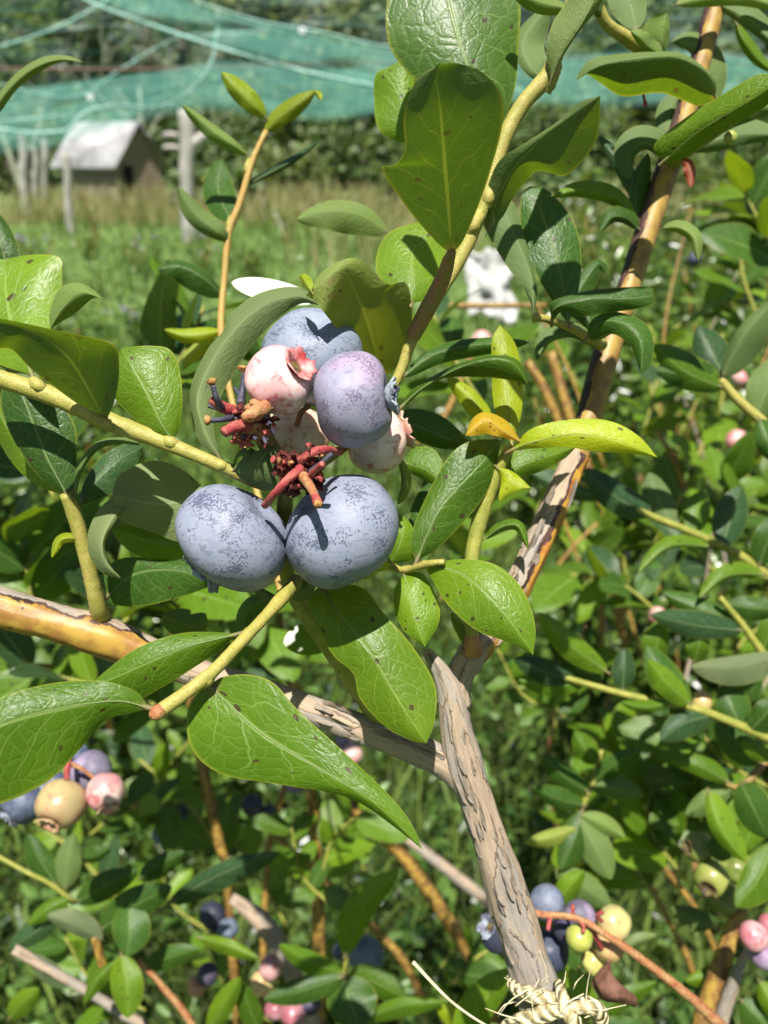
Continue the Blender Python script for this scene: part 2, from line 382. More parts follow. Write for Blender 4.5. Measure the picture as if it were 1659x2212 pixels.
def leaf(par, mid, L=40, R_e=40, dl=2.0, dr=2.0, c='g', und=0, n=26, k=6, rip=0.5, a=0.62, b=0.72, mt='leaf', name='leaf', cup=1.6):
    """mid: points (x, y, mm) from base to tip; L, R_e: half width or a list of edge points; dl, dr: mm the edges lie behind (+) the midrib."""
    m3 = cr(mid, n)
    t = np.linspace(0, 1, n + 1)
    tg = np.gradient(m3[:, :2], axis=0); tg /= np.linalg.norm(tg, axis=1)[:, None] + 1e-9
    pl = np.stack([tg[:, 1], -tg[:, 0]], axis=1)
    pr_ = prof(np.clip(t, 1e-6, 1 - 1e-6), a, b); pr_[0] = pr_[-1] = 0
    def edge(E, sgn):
        if isinstance(E, (list, tuple)):
            q = [tuple(mid[0][:2])] + [tuple(p[:2]) for p in E] + [tuple(mid[-1][:2])]
            return cr(q, n)
        return m3[:, :2] + sgn * pl * (E * pr_)[:, None]
    el, er = edge(L, 1), edge(R_e, -1)
    ph = random.random() * 6.28; fq = random.uniform(1.2, 2.3)
    dprof = np.clip(np.sin(np.pi * t), 0, 1) ** 0.6
    verts = []
    for i in range(n + 1):
        for j in range(-k, k + 1):
            s = abs(j) / k
            e, off = (el, dl) if j < 0 else (er, dr)
            xy = m3[i, :2] * (1 - s) + e[i] * s
            d = m3[i, 2] + off * dprof[i] * s ** cup + rip * s * s * math.sin(6.28 * fq * t[i] + ph + (1.7 if j < 0 else 0)) * dprof[i]
            verts.append(P(xy[0], xy[1], d))
    faces, uv = [], []
    w_ = 2 * k + 1
    ar = np.cross(m3[1:-1, :2] - m3[:-2, :2], er[1:-1] - el[1:-1]).sum()
    flip = bool(und) ^ (ar < 0)
    for i in range(n):
        for j in range(2 * k):
            q = [(i, j), (i, j + 1), (i + 1, j + 1), (i + 1, j)]
            if flip: q = q[::-1]
            faces.append([a_ * w_ + b_ for a_, b_ in q])
            uv += [(b_ / (2 * k), a_ / n) for a_, b_ in q]
    if mt.startswith('leaf'):
        m_ = max(2, int(n * (0.10 if und else 0.7))); b0 = len(verts); kk = 6
        pts_ = [Vector(P(*m3[i])) for i in range(m_ + 1)]
        pts_[0] = pts_[0] - (pts_[1] - pts_[0]).normalized() * 0.0011
        ln_ = sum((pts_[i + 1] - pts_[i]).length for i in range(m_))
        for i in range(m_ + 1):
            T_ = (pts_[min(i + 1, m_)] - pts_[max(i - 1, 0)]).normalized(); N_ = CAM - pts_[i]; N_ = (N_ - T_ * N_.dot(T_)).normalized(); S_ = T_.cross(N_)
            u_ = i / m_; r_ = min(0.00062, ln_ * 0.018) * (1 - u_) ** 0.8 * (1.0 if u_ < 0.06 else 0.45) + 0.00003
            for j in range(kk):
                a_ = 2 * math.pi * j / kk; verts.append(pts_[i] + S_ * (math.cos(a_) * r_) + N_ * (math.sin(a_) * r_ * (1 if u_ < 0.06 else 0.15)))
        for i in range(m_):
            for j in range(kk):
                j2 = (j + 1) % kk
                faces.append([b0 + i * kk + j, b0 + i * kk + j2, b0 + (i + 1) * kk + j2, b0 + (i + 1) * kk + j])
                uv += [(0.5, i / n), (0.5, i / n), (0.5, (i + 1) / n), (0.5, (i + 1) / n)]
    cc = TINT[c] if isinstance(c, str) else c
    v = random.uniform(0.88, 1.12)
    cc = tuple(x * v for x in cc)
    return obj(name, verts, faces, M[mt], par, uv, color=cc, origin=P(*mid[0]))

def lf(par, b, t, wl, wr, bow=0, dl=2, dr=2, c='g', und=0, **k):
    """leaf from base b to tip t (x, y, mm), midrib bowed by `bow` to its left"""
    mx, my = (b[0] + t[0]) / 2, (b[1] + t[1]) / 2
    dx, dy = t[0] - b[0], t[1] - b[1]; l = math.hypot(dx, dy) + 1e-6
    mid = [b, (mx + dy / l * bow, my - dx / l * bow, (b[2] + t[2]) / 2 - k.pop('arch', 1.5)), t]
    return leaf(par, mid, wl, wr, dl, dr, c, und, **k)

def tube(name, pts, mt, par, k=14, n=None, lump=0.04, seed=0, world=False, cap=True, color=None, ridge=0.0):
    n = n or 7 * (len(pts) - 1)
    if not world:
        ctl = [(*P(x, y, d), wd * d * 1e-3 / F / 2) for x, y, d, wd in pts]
    else:
        ctl = pts
    c = cr3(ctl, n)
    p = c[:, :3]; r = c[:, 3]
    T = np.gradient(p, axis=0); T /= np.linalg.norm(T, axis=1)[:, None] + 1e-12
    verts, faces, uv = [], [], []
    s = np.concatenate([[0], np.cumsum(np.linalg.norm(np.diff(p, axis=0), axis=1))]) * 100
    for i in range(n + 1):
        tv = Vector(T[i]); pv = Vector(p[i])
        N = (CAM - pv); N = (N - tv * N.dot(tv)).normalized(); S = tv.cross(N)
        for j in range(k):
            th = 2 * math.pi * j / k
            q = pv / max(r[i], 1e-5) * 0.35 + Vector((seed, j * 0.0, 0)) + (S * math.cos(th) + N * math.sin(th)) * 0.9
            rr = r[i] * (1 + lump * noise.noise(q) * 2)
            if ridge: rr *= 1 + ridge * (noise.noise(Vector((math.cos(th) * 3.2, math.sin(th) * 3.2, s[i] * 0.55 + seed))) + 0.6 * noise.noise(Vector((math.cos(th) * 7, math.sin(th) * 7, s[i] * 0.9 + seed))))
            verts.append(pv + (S * math.cos(th) + N * math.sin(th)) * rr)
    for i in range(n):
        for j in range(k):
            j2 = (j + 1) % k
            faces.append([i * k + j, i * k + j2, (i + 1) * k + j2, (i + 1) * k + j])
            uv += [(j / k, s[i]), ((j + 1) / k, s[i]), ((j + 1) / k, s[i + 1]), (j / k, s[i + 1])]
    if cap:
        for i, rev in ((0, True), (n, False)):
            f = [i * k + j for j in range(k)]
            faces.append(f[::-1] if rev else f); uv += [(0.5, s[i])] * k
    return obj(name, verts, faces, M[mt] if isinstance(mt, str) else mt, par, uv, color=color, origin=Vector(p[0]))

def wp(v, r): return (v[0], v[1], v[2], r)
def pw(x, y, d, wd): return wp(P(x, y, d), wd * d * 1e-3 / F / 2)

def cr3(pts, n):
    p = np.asarray(pts, dtype=float)
    if len(p) == 2:
        t = np.linspace(0, 1, n + 1)[:, None]; return p[0] * (1 - t) + p[1] * t
    q = np.vstack([2 * p[0] - p[1], p, 2 * p[-1] - p[-2]]); o = []
    for i in range(1, len(q) - 2):
        a, b, c, d = q[i - 1], q[i], q[i + 1], q[i + 2]
        for t in np.linspace(0, 1, 12, endpoint=False):
            o.append(0.5 * (2 * b + (c - a) * t + (2 * a - 5 * b + 4 * c - d) * t * t + (3 * b - a - 3 * c + d) * t ** 3))
    o.append(q[-2]); o = np.asarray(o)
    s = np.concatenate([[0], np.cumsum(np.linalg.norm(np.diff(o[:, :3], axis=0), axis=1))])
    u = np.linspace(0, s[-1], n + 1)
    return np.stack([np.interp(u, s, o[:, k]) for k in range(o.shape[1])], axis=1)

# ------------------------------------------------------------------ berries
def berry(x, y, d, r, ax, label, group, mt='blue', color=(0.17, 0.205, 0.32), asp=0.88, cal=True, seed=0, sx=1.0, calm=None, dim=0.14, lumps=0.035, cs=1.0, n=44, sup=0.93, cflare=0.10, name='blueberry', cat='blueberry'):
    """x, y, mm, radius in frame units; ax = (right, down, away) direction of the flower end"""
    c0 = P(x, y, d); rm = r * d * 1e-3 / F
    A = VD(*ax); B = A.cross(Vector((0.13, 0.21, 0.97))).normalized(); C = A.cross(B)
    verts, faces = [], []
    nr, nc = n * 2 // 3, n
    def pt(th, ph):
        z = math.copysign(abs(math.cos(th)) ** sup, math.cos(th)) * asp
        q = math.sin(th) ** sup
        if cal: z -= 0.25 * math.exp(-(th / 0.34) ** 2)
        z += dim * math.exp(-((math.pi - th) / 0.26) ** 2)
        v = A * z + B * (q * math.cos(ph) * sx) + C * (q * math.sin(ph))
        v *= 1 + lumps * noise.noise(v * 1.25 + Vector((seed * 3.1, seed * 1.7, 0))) * 2
        return c0 + v * rm
    verts.append(pt(0.0, 0)); 
    for i in range(1, nr):
        for j in range(nc): verts.append(pt(math.pi * i / nr, 2 * math.pi * j / nc))
    verts.append(pt(math.pi, 0)); e = len(verts) - 1
    for j in range(nc):
        j2 = (j + 1) % nc
        faces.append([0, 1 + j, 1 + j2]); b0 = 1 + (nr - 2) * nc
        faces.append([e, b0 + j2, b0 + j])
        for i in range(nr - 2):
            p, q = 1 + i * nc, 1 + (i + 1) * nc
            faces.append([p + j, q + j, q + j2, p + j2])
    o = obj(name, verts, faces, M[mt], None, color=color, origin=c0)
    tag(o, label, cat, group)
    if cal:
        # five-lobed crown round the flower end, with a sunken cup
        vs, fs = [], []; m_ = 50; top = asp * 0.90
        rings = [(0.20, top - 0.10, 0, 0), (0.30, top - 0.03, 0, 0), (0.36, top + 0.03, 0.01, 0.01), (0.40 + cflare * .4, top + 0.07, 0.04, 0.05), (0.42 + cflare, top + 0.09, 0.09, 0.13)]
        for (rr, zz, fl, fz) in rings:
            for j in range(m_):
                ph = 2 * math.pi * j / m_
                lb = abs(math.cos(2.5 * ph + seed)) ** 0.7 - 0.45
                jit = (0.03 + fz * 0.9) * noise.noise(Vector((math.cos(ph) * 5, math.sin(ph) * 5, seed + zz)))
                q = (rr + fl * lb + jit) * cs
                vs.append(c0 + (A * (zz + (fz * lb + jit) * cs) + B * (q * math.cos(ph) * sx) + C * (q * math.sin(ph))) * rm)
        for i in range(len(rings) - 1):
            for j in range(m_):
                j2 = (j + 1) % m_
                fs.append([i * m_ + j, i * m_ + j2, (i + 1) * m_ + j2, (i + 1) * m_ + j])
        k = obj('calyx', vs, fs, M[calm or ('calblue' if mt in ('blue', 'blue2', 'mauve') else 'calpink')], o)
        sm = k.modifiers.new('thickness', 'SOLIDIFY'); sm.thickness = rm * 0.045; sm.offset = 0
        vs = [c0 + A * ((top - 0.12) * rm)]; fs = []
        for j in range(m_):
            ph = 2 * math.pi * j / m_; vs.append(c0 + (A * (top - 0.06) + (B * (math.cos(ph) * sx) + C * math.sin(ph)) * (0.28 * cs)) * rm)
        fs = [[0, 1 + j, 1 + (j + 1) % m_] for j in range(m_)]
        obj('calyx_cup', vs, fs, M['calin'], o)
    return o

# ------------------------------------------------------------------ ground and what grows on it
def fastmesh(name, V, T, mt, parent=None, origin=None, smooth=False, color=None, quads=False):
    V = np.asarray(V, dtype=np.float32); T = np.asarray(T, dtype=np.int32)
    o0 = np.array(origin if origin is not None else (0, 0, 0), dtype=np.float32)
    me = bpy.data.meshes.new(name); k = T.shape[1]
    me.vertices.add(len(V)); me.vertices.foreach_set('co', (V - o0).ravel())
    me.loops.add(T.size); me.loops.foreach_set('vertex_index', T.ravel())
    me.polygons.add(len(T)); me.polygons.foreach_set('loop_start', np.arange(0, T.size, k, dtype=np.int32))
    if smooth: me.polygons.foreach_set('use_smooth', [True] * len(T))
    me.materials.append(M[mt] if isinstance(mt, str) else mt); me.update(); me.validate()
    return link(name, me, Vector(o0), parent, color)

def herb_material(name, cols, trans=0.3, rough=0.4, spec=0.4):
    m, t = mat(name)
    r = nd(t, 'NewGeometry', out=None).outputs['Random Per Island']
    cr_ = t.nodes.new('ShaderNodeValToRGB'); t.links.new(r, cr_.inputs[0])
    e = cr_.color_ramp.elements
    for i, c in enumerate(cols):
        x = i / (len(cols) - 1)
        el = e[0] if i == 0 else (e[1] if i == len(cols) - 1 else e.new(x))
        el.position = x; el.color = (*c, 1)
    c = cr_.outputs[0]
    sh = pbsdf(t, c, rough, spec)
    out(t, nd(t, 'MixShader', {0: trans, 1: sh, 2: nd(t, 'BsdfTranslucent', {'Color': mix(t, 1.0, c, (1.8, 1.7, 0.6), 'MULTIPLY')})}))
    return m

M['grass'] = herb_material('meadow_grass', [(0.010, 0.036, 0.006), (0.026, 0.078, 0.009), (0.052, 0.132, 0.013), (0.11, 0.215, 0.028), (0.19, 0.27, 0.06)], 0.35, 0.5, 0.25)
M['lawnblade'] = herb_material('lawn_blade', [(0.09, 0.165, 0.04), (0.12, 0.20, 0.055), (0.155, 0.225, 0.075), (0.19, 0.23, 0.10)])
M['weed'] = herb_material('weed_leaf', [(0.010, 0.034, 0.007), (0.026, 0.078, 0.009), (0.055, 0.140, 0.014), (0.13, 0.235, 0.05)], 0.35, 0.38, 0.4)
M['straw'] = herb_material('straw', [(0.24, 0.24, 0.10), (0.18, 0.23, 0.07), (0.14, 0.21, 0.055), (0.30, 0.27, 0.14)], 0.25, 0.6, 0.2)
M['bushleaf'] = herb_material('bush_leaf', [(0.014, 0.042, 0.008), (0.032, 0.082, 0.009), (0.062, 0.142, 0.011), (0.13, 0.21, 0.03)], 0.3, 0.28, 0.5)
M['treeleaf'] = herb_material('hazed_tree_leaf', [(0.065, 0.115, 0.045), (0.080, 0.135, 0.050), (0.10, 0.155, 0.055), (0.14, 0.19, 0.07)], 0.25, 0.5, 0.3)  # far leaf colours lightened to stand in for distance haze
M['treeleaf2'] = herb_material('hazed_pale_tree_leaf', [(0.07, 0.115, 0.04), (0.095, 0.145, 0.045), (0.13, 0.175, 0.055), (0.17, 0.195, 0.075)], 0.25, 0.5, 0.3)  # paler foliage, with the same haze lightening in its colours
M['flower'] = plain('mauve_flower', (0.36, 0.30, 0.42), (0.25, 0.2, 0.32), 200, 0.7)
M['greywood'] = plain('weathered_grey_wood', (0.42, 0.40, 0.37), (0.26, 0.245, 0.22), 9, 0.85, 0.2, sc=(6, 6, 0.6), bmp=0.4, bd=0.01)
M['brownwood'] = plain('brown_boards', (0.27, 0.24, 0.20), (0.17, 0.15, 0.125), 7, 0.85, 0.2, sc=(9, 9, 0.5), bmp=0.4, bd=0.01)
M['tanwood'] = plain('tan_boards', (0.32, 0.255, 0.16), (0.20, 0.165, 0.115), 7, 0.85, 0.2, sc=(9, 9, 0.5), bmp=0.4, bd=0.01)
M['zinc'] = plain('corrugated_zinc', (0.44, 0.44, 0.45), (0.19, 0.185, 0.185), 1.7, 0.4, 0.4, bmp=0.1, bd=0.01)
M['whitepaint'] = plain('white_plastic', (0.80, 0.80, 0.80), (0.66, 0.67, 0.68), 30, 0.45, 0.4)
M['dark'] = plain('dark_opening', (0.02, 0.02, 0.018), (0.012, 0.012, 0.012), 20, 0.9, 0.1)
M['lichen'] = plain('lichen_bark', (0.34, 0.36, 0.27), (0.17, 0.18, 0.13), 14, 0.9, 0.1, bmp=0.5, bd=0.02)
M['barkdark'] = plain('dark_bark', (0.12, 0.10, 0.075), (0.06, 0.05, 0.04), 14, 0.9, 0.1, bmp=0.5, bd=0.02)
M['wire'] = plain('rusty_wire', (0.17, 0.10, 0.075), (0.11, 0.06, 0.05), 60, 0.7, 0.3)

m, t = mat('lawn'); ob = tcoord(t, 'Object')
a = noi(t, ob, 0.5, 4); b = noi(t, ob, 7, 4)
c = mix(t, ramp(t, a, 0.35, 0.65), (0.10, 0.175, 0.045), (0.14, 0.205, 0.065))
c = mix(t, ramp(t, b, 0.45, 0.7), c, (0.06, 0.11, 0.018))
out(t, pbsdf(t, c, 0.9, 0.1))
M['lawn'] = m
m, t = mat('damp_soil'); ob = tcoord(t, 'Object')
c = mix(t, ramp(t, noi(t, ob, 14, 5), 0.35, 0.65), (0.020, 0.035, 0.010), (0.035, 0.04, 0.016))
out(t, pbsdf(t, c, 0.95, 0.1, bump(t, noi(t, ob, 60, 4), 0.6, 0.02)))
M['soil'] = m
gx, gy = np.meshgrid(np.linspace(-60, 60, 61), np.linspace(-20, 120, 71))
hz = 0.05 * np.sin(gx * 0.7) * np.cos(gy * 0.5) * np.clip((gy - 6) / 10, 0, 1)
hz = hz + np.clip(gy - 30, 0, 90) * 0.03
V = np.stack([gx, gy, hz], -1).reshape(-1, 3)
i = np.arange(70)[:, None] * 61 + np.arange(60)[None]; i = i.ravel()
tag(fastmesh('ground', V, np.stack([i, i + 1, i + 62, i + 61], 1), 'lawn', smooth=True), kind='structure')
vs = [(-3.0, -1.5, .004), (3.4, -1.5, .004), (3.6, 3.0, .004), (1.6, 4.2, .004), (-0.4, 2.6, .004), (-1.8, 2.0, .004)]
tag(obj('path', vs, [[0, 1, 2, 3, 4, 5]], M['soil'], origin=(0, 0, 0)), kind='structure')
bpy.data.objects['path'].name = 'soil_ground'

def wedge(n, y0, y1, pad=0.35, k=0.62, x0=None, x1=None, pw_=1.0):
    y = y0 + (y1 - y0) * RNG.random(n) ** pw_
    x = (RNG.random(n) * 2 - 1) * (k * y + pad)
    if x0 is not None: x = x0 + (x1 - x0) * RNG.random(n)
    return x, y

def blades(x, y, h0, h1, w0, w1, lean=0.6, z=None):
    n = len(x); h = h0 + (h1 - h0) * RNG.random(n) ** 1.5; w_ = w0 + (w1 - w0) * RNG.random(n)
    az = RNG.random(n) * 2 * np.pi; ln = lean * RNG.random(n) * h; fa = RNG.random(n) * np.pi
    dx, dy = np.cos(az) * ln, np.sin(az) * ln; sx, sy = np.cos(fa) * w_ / 2, np.sin(fa) * w_ / 2
    z0 = np.zeros(n) if z is None else z
    V = np.zeros((n, 7, 3))
    for q, (fr, hh, ww) in enumerate(((0, 0, 1), (0.25, 0.45, 0.95), (0.6, 0.8, 0.6))):
        for sgn, o_ in ((-1, 0), (1, 1)):
            V[:, 2 * q + o_] = np.stack([x + dx * fr + sgn * sx * ww, y + dy * fr + sgn * sy * ww, z0 + h * hh], 1)
    V[:, 6] = np.stack([x + dx, y + dy, z0 + h * (1 - 0.25 * (ln / h) ** 2)], 1)
    b = np.arange(n)[:, None] * 7
    T = np.concatenate([b + np.array(q) for q in ([0, 1, 3], [0, 3, 2], [2, 3, 5], [2, 5, 4], [4, 5, 6])])
    return V.reshape(-1, 3), T

def leafcards(pos, l0, l1, asp=0.42, upb=0.5, fold=0.25, dirs=None):
    n = len(pos); l = l0 + (l1 - l0) * RNG.random(n)
    d = RNG.normal(size=(n, 3)); d[:, 2] = d[:, 2] * 0.7 + 0.15
    if dirs is not None: d = d * 0.7 + dirs
    d /= np.linalg.norm(d, axis=1)[:, None]
    up = RNG.normal(size=(n, 3)) * 0.7 + np.array([0, -0.15, upb * 2])
    s = np.cross(d, up); s /= np.linalg.norm(s, axis=1)[:, None] + 1e-9
    nn = np.cross(s, d)
    L = l[:, None]
    V = np.zeros((n, 8, 3))
    V[:, 0] = pos
    V[:, 1] = pos + d * L * 0.3 + s * L * asp * 0.42 + nn * L * fold * 0.2
    V[:, 2] = pos + d * L * 0.3 - s * L * asp * 0.42 + nn * L * fold * 0.2
    V[:, 3] = pos + d * L * 0.65 + s * L * asp * 0.40 + nn * L * fold * 0.15
    V[:, 4] = pos + d * L * 0.65 - s * L * asp * 0.40 + nn * L * fold * 0.15
    V[:, 5] = pos + d * L - nn * L * fold * 0.35
    V[:, 6] = pos + d * L * 0.3 - nn * L * fold * 0.12
    V[:, 7] = pos + d * L * 0.65 - nn * L * fold * 0.12
    b = np.arange(n)[:, None] * 8
    T = np.concatenate([b + np.array(q) for q in ([0, 6, 1], [0, 2, 6], [6, 7, 3], [6, 3, 1], [2, 4, 7], [2, 7, 6], [7, 5, 3], [4, 5, 7])])
    return V.reshape(-1, 3), T

x, y = wedge(30000, 0.25, 4.2, pw_=0.9)
tag(fastmesh('grass', *blades(x, y, 0.05, 0.24, 0.003, 0.008, 0.9), 'grass'), kind='stuff')
x, y = wedge(16000, 0.30, 3.4)
cl = np.array([noise.noise(Vector((a_ * 4, b_ * 4, 0))) for a_, b_ in zip(x, y)])
h_ = np.clip(0.10 + 0.22 * (cl + 0.3), 0.03, 0.4)
z = h_ * RNG.random(len(x)) ** 0.6
tag(fastmesh('weeds', *leafcards(np.stack([x, y, z], 1), 0.012, 0.040, 0.45), 'weed'), kind='stuff')
x, y = wedge(26000, 3.6, 15, pw_=1.3)
tag(fastmesh('lawn_grass', *blades(x, y, 0.03, 0.10, 0.008, 0.02, 0.8), 'lawnblade'), kind='stuff')
x, y = wedge(16000, 7.0, 20, x0=-7, x1=9, pw_=0.7); k_ = ((x > 0.25 * y - 3.4) | (y > 14)) & (RNG.random(len(x)) < np.clip((y - 6) / 9, 0.05, 1)); x, y = x[k_], y[k_]
tag(fastmesh('dry_grass', *blades(x, y, 0.15, 0.75, 0.012, 0.03, 0.5), 'straw'), kind='stuff')
x, y = wedge(9000, 4.0, 17, pw_=0.8)
cl = np.array([noise.noise(Vector((a_ * 0.9, b_ * 0.9, 4))) for a_, b_ in zip(x, y)]); k_ = cl > 0.02; x, y = x[k_], y[k_]
tag(fastmesh('tall_grass', *blades(x, y, 0.10, 0.45, 0.010, 0.022, 0.6), 'grass'), kind='stuff')
x, y = wedge(9000, 3.0, 12, pw_=0.8)
cl = np.array([noise.noise(Vector((a_ * 1.3, b_ * 1.3, 9))) for a_, b_ in zip(x, y)]); k_ = cl > 0.08; x, y, cl = x[k_], y[k_], cl[k_]
tag(fastmesh('meadow_weeds', *leafcards(np.stack([x, y, (0.04 + 0.4 * cl) * RNG.random(len(x)) ** 0.6 + 0.02], 1), 0.03, 0.09, 0.4), 'bushleaf'), kind='stuff')

# ------------------------------------------------------------------ far trees
def crown_tree(name, label, cat, x, y, h, rad, n, mt, trunk_h=0.3, group=None, size=(0.22, 0.5), seed=1, z0=0.0):
    r_ = np.random.default_rng(seed)
    th = thing(name, label, cat, (x, y, z0), group)
    tube('trunk', [wp((x, y, z0 - 0.3), 0.03 * h), wp((x + 0.02 * h, y, z0 + h * 0.4), 0.022 * h), wp((x - 0.01 * h, y, z0 + h * 0.85), 0.006 * h)], 'barkdark', th, k=8, world=True)
    cs = r_.normal(size=(26, 3)); cs /= np.linalg.norm(cs, axis=1)[:, None]
    cs *= (0.35 + 0.6 * r_.random(26) ** 0.5)[:, None]
    cz = z0 + h * (trunk_h + 1) / 2; cen = np.stack([x + cs[:, 0] * rad, y + cs[:, 1] * rad, cz + cs[:, 2] * h * (1 - trunk_h) / 2], 1)
    sz = rad * (0.22 + 0.22 * r_.random(26))
    q = r_.integers(0, 26, n)
    v = r_.normal(size=(n, 3)); v /= np.linalg.norm(v, axis=1)[:, None]
    pos = cen[q] + v * sz[q][:, None] * (0.5 + 0.6 * r_.random(n))[:, None]
    global RNG
    RNG = r_
    V, T = leafcards(pos, size[0], size[1], 0.6, 0.5, 0.2, dirs=v * 0.6)
    fastmesh('crown', V, T, mt, th, origin=(x, y, cz))
    return th
n_ = 22000
ww = np.stack([RNG.uniform(-50, 50, n_), RNG.uniform(43, 52, n_), RNG.uniform(0, 16, n_)], 1)
tag(fastmesh('woodland', *leafcards(ww, 0.5, 1.1, 0.7), 'treeleaf'), kind='stuff')
TG = 'trees of the wood behind the clearing'
tl = [(-17, 33, 9, 4.5, 0), (-12, 30, 8, 4.0, 0), (-7.5, 33, 9.5, 4.5, 0), (-3.5, 30, 7.5, 3.4, 1), (0.0, 32, 9, 4.2, 0), (4.2, 30, 8, 3.8, 0), (8.0, 33, 9, 4.4, 1), (12, 30, 8.5, 4.2, 0), (16.5, 33, 9.5, 4.6, 0),
      (-20, 27, 8, 4, 0), (20, 28, 9, 4.5, 0), (-10, 38, 11, 5, 0), (-2, 39, 11, 5, 0), (6, 38, 11, 5, 0), (14, 39, 11, 5, 0), (-18, 40, 11, 5, 0), (22, 38, 11, 5, 0)]
dsc = ['tall dark leafy tree at far left edge of the wood', 'dark leafy tree of the wood behind the pale bare trees', 'broad dark tree of the wood above the zinc roofed shed', 'lighter green tree of the wood right of the shed',
       'dark tree of the wood behind the reddish shrub', 'dark rounded tree of the wood behind the front leaves', 'lighter green tree of the wood behind the brown cane', 'dark tree of the wood right of the brown cane', 'tall dark tree of the wood near right edge',
       'dark tree at the far left end of the clearing', 'dark tree at the far right end of the clearing', 'taller tree behind the first row of the wood, left of the shed', 'taller tree behind the first row of the wood, over the shed post',
       'taller tree behind the first row of the wood, over the dry grass', 'taller tree behind the first row of the wood, right part', 'taller tree behind the first row of the wood, far left', 'taller tree behind the first row of the wood, far right']
for q, (x, y, h, r, k_) in enumerate(tl):
    crown_tree('tree', dsc[q], 'tree', x, y, h, r, 4200, 'treeleaf2' if k_ else 'treeleaf', 0.12, TG, seed=30 + q)
hl = [(-4.2, 23, 2.9, 1.5, 0, 'dark rounded shrub just right of the shed'), (-2.4, 20, 1.2, 1.0, 1, 'low pale shrub between the shed and the dry grass'), (-0.6, 23, 3.4, 1.6, 0, 'tall dark shrub behind the tan dry grass'),
      (1.6, 25, 2.2, 1.5, 1, 'lighter shrub at the wood edge behind the main stem'), (4.2, 22, 2.9, 1.6, 0, 'dark shrub at the wood edge right of the main stem'), (6.4, 19, 1.3, 1.2, 1, 'low pale shrub at the wood edge behind the right cane'),
      (9, 23, 3.2, 1.7, 0, 'dark shrub at the wood edge near right side'), (-7.9, 25, 2.6, 1.6, 0, 'dark shrub at the wood edge behind the shed'), (-11, 25, 3.0, 1.7, 1, 'lighter shrub at the wood edge left of the shed'),
      (0.9, 17, 0.9, 0.9, 1, 'low bushy weed standing in the dry grass at centre'), (-3.3, 16.5, 0.8, 0.7, 0, 'low dark bush in the grass right of the forked post'), (3.0, 15, 0.9, 0.9, 0, 'low dark bush in the grass behind the main stem')]
for q, (x, y, h, r, k_, lb) in enumerate(hl):
    crown_tree('shrub', lb, 'shrub', x, y, h, r, 1500, 'treeleaf2' if k_ else 'treeleaf', 0.0, 'shrubs along the wood edge', (0.12, 0.3), seed=60 + q)

# bare lichen-grown trees at the left
def bare_tree(label, x, y, h, seed, lean):
    rr = random.Random(seed)
    th = thing('bare_tree', label, 'tree', (x, y, 0), 'pale lichen grown trees at left')
    segs = [0]
    def br(p, d, l, r, lev):
        if segs[0] > 60: return
        segs[0] += 1
        q = [wp(p, r)]; v = Vector(p); dd = Vector(d)
        for s in range(3):
            dd = (dd + Vector((rr.uniform(-.35, .35), rr.uniform(-.35, .35), rr.uniform(-.15, .3)))).normalized()
            v = v + dd * l / 3; q.append(wp(v, r * (1 - 0.22 * (s + 1))))
        tube('trunk' if lev == 0 else 'branch', q, 'lichen', th, k=6, world=True, n=6)
        if lev < 3:
            for s in range(3 if lev else 5):
                a_ = rr.uniform(0, 6.28); e = rr.uniform(0.1, 0.9)
                c_ = q[rr.choice((1, 2, 3, 3))]
                br(Vector(c_[:3]), (Vector((math.cos(a_), math.sin(a_) * 0.6, e)) + dd * 0.4).normalized(), l * rr.uniform(0.5, 0.75), max(c_[3] * 0.6, 0.012), lev + 1)
    br(Vector((x, y, -0.1)), Vector((lean, 0, 1)).normalized(), h, 0.09 * h / 2.4, 0)
bare_tree('pale lichen grown bare tree near the left edge', -8.6, 20.5, 2.6, 3, -0.1)
bare_tree('pale lichen grown bare tree behind the shed roof', -6.6, 21.5, 2.9, 5, 0.15)
bare_tree('pale lichen grown bare tree left of the wooden post', -5.1, 22.5, 2.6, 9, 0.1)

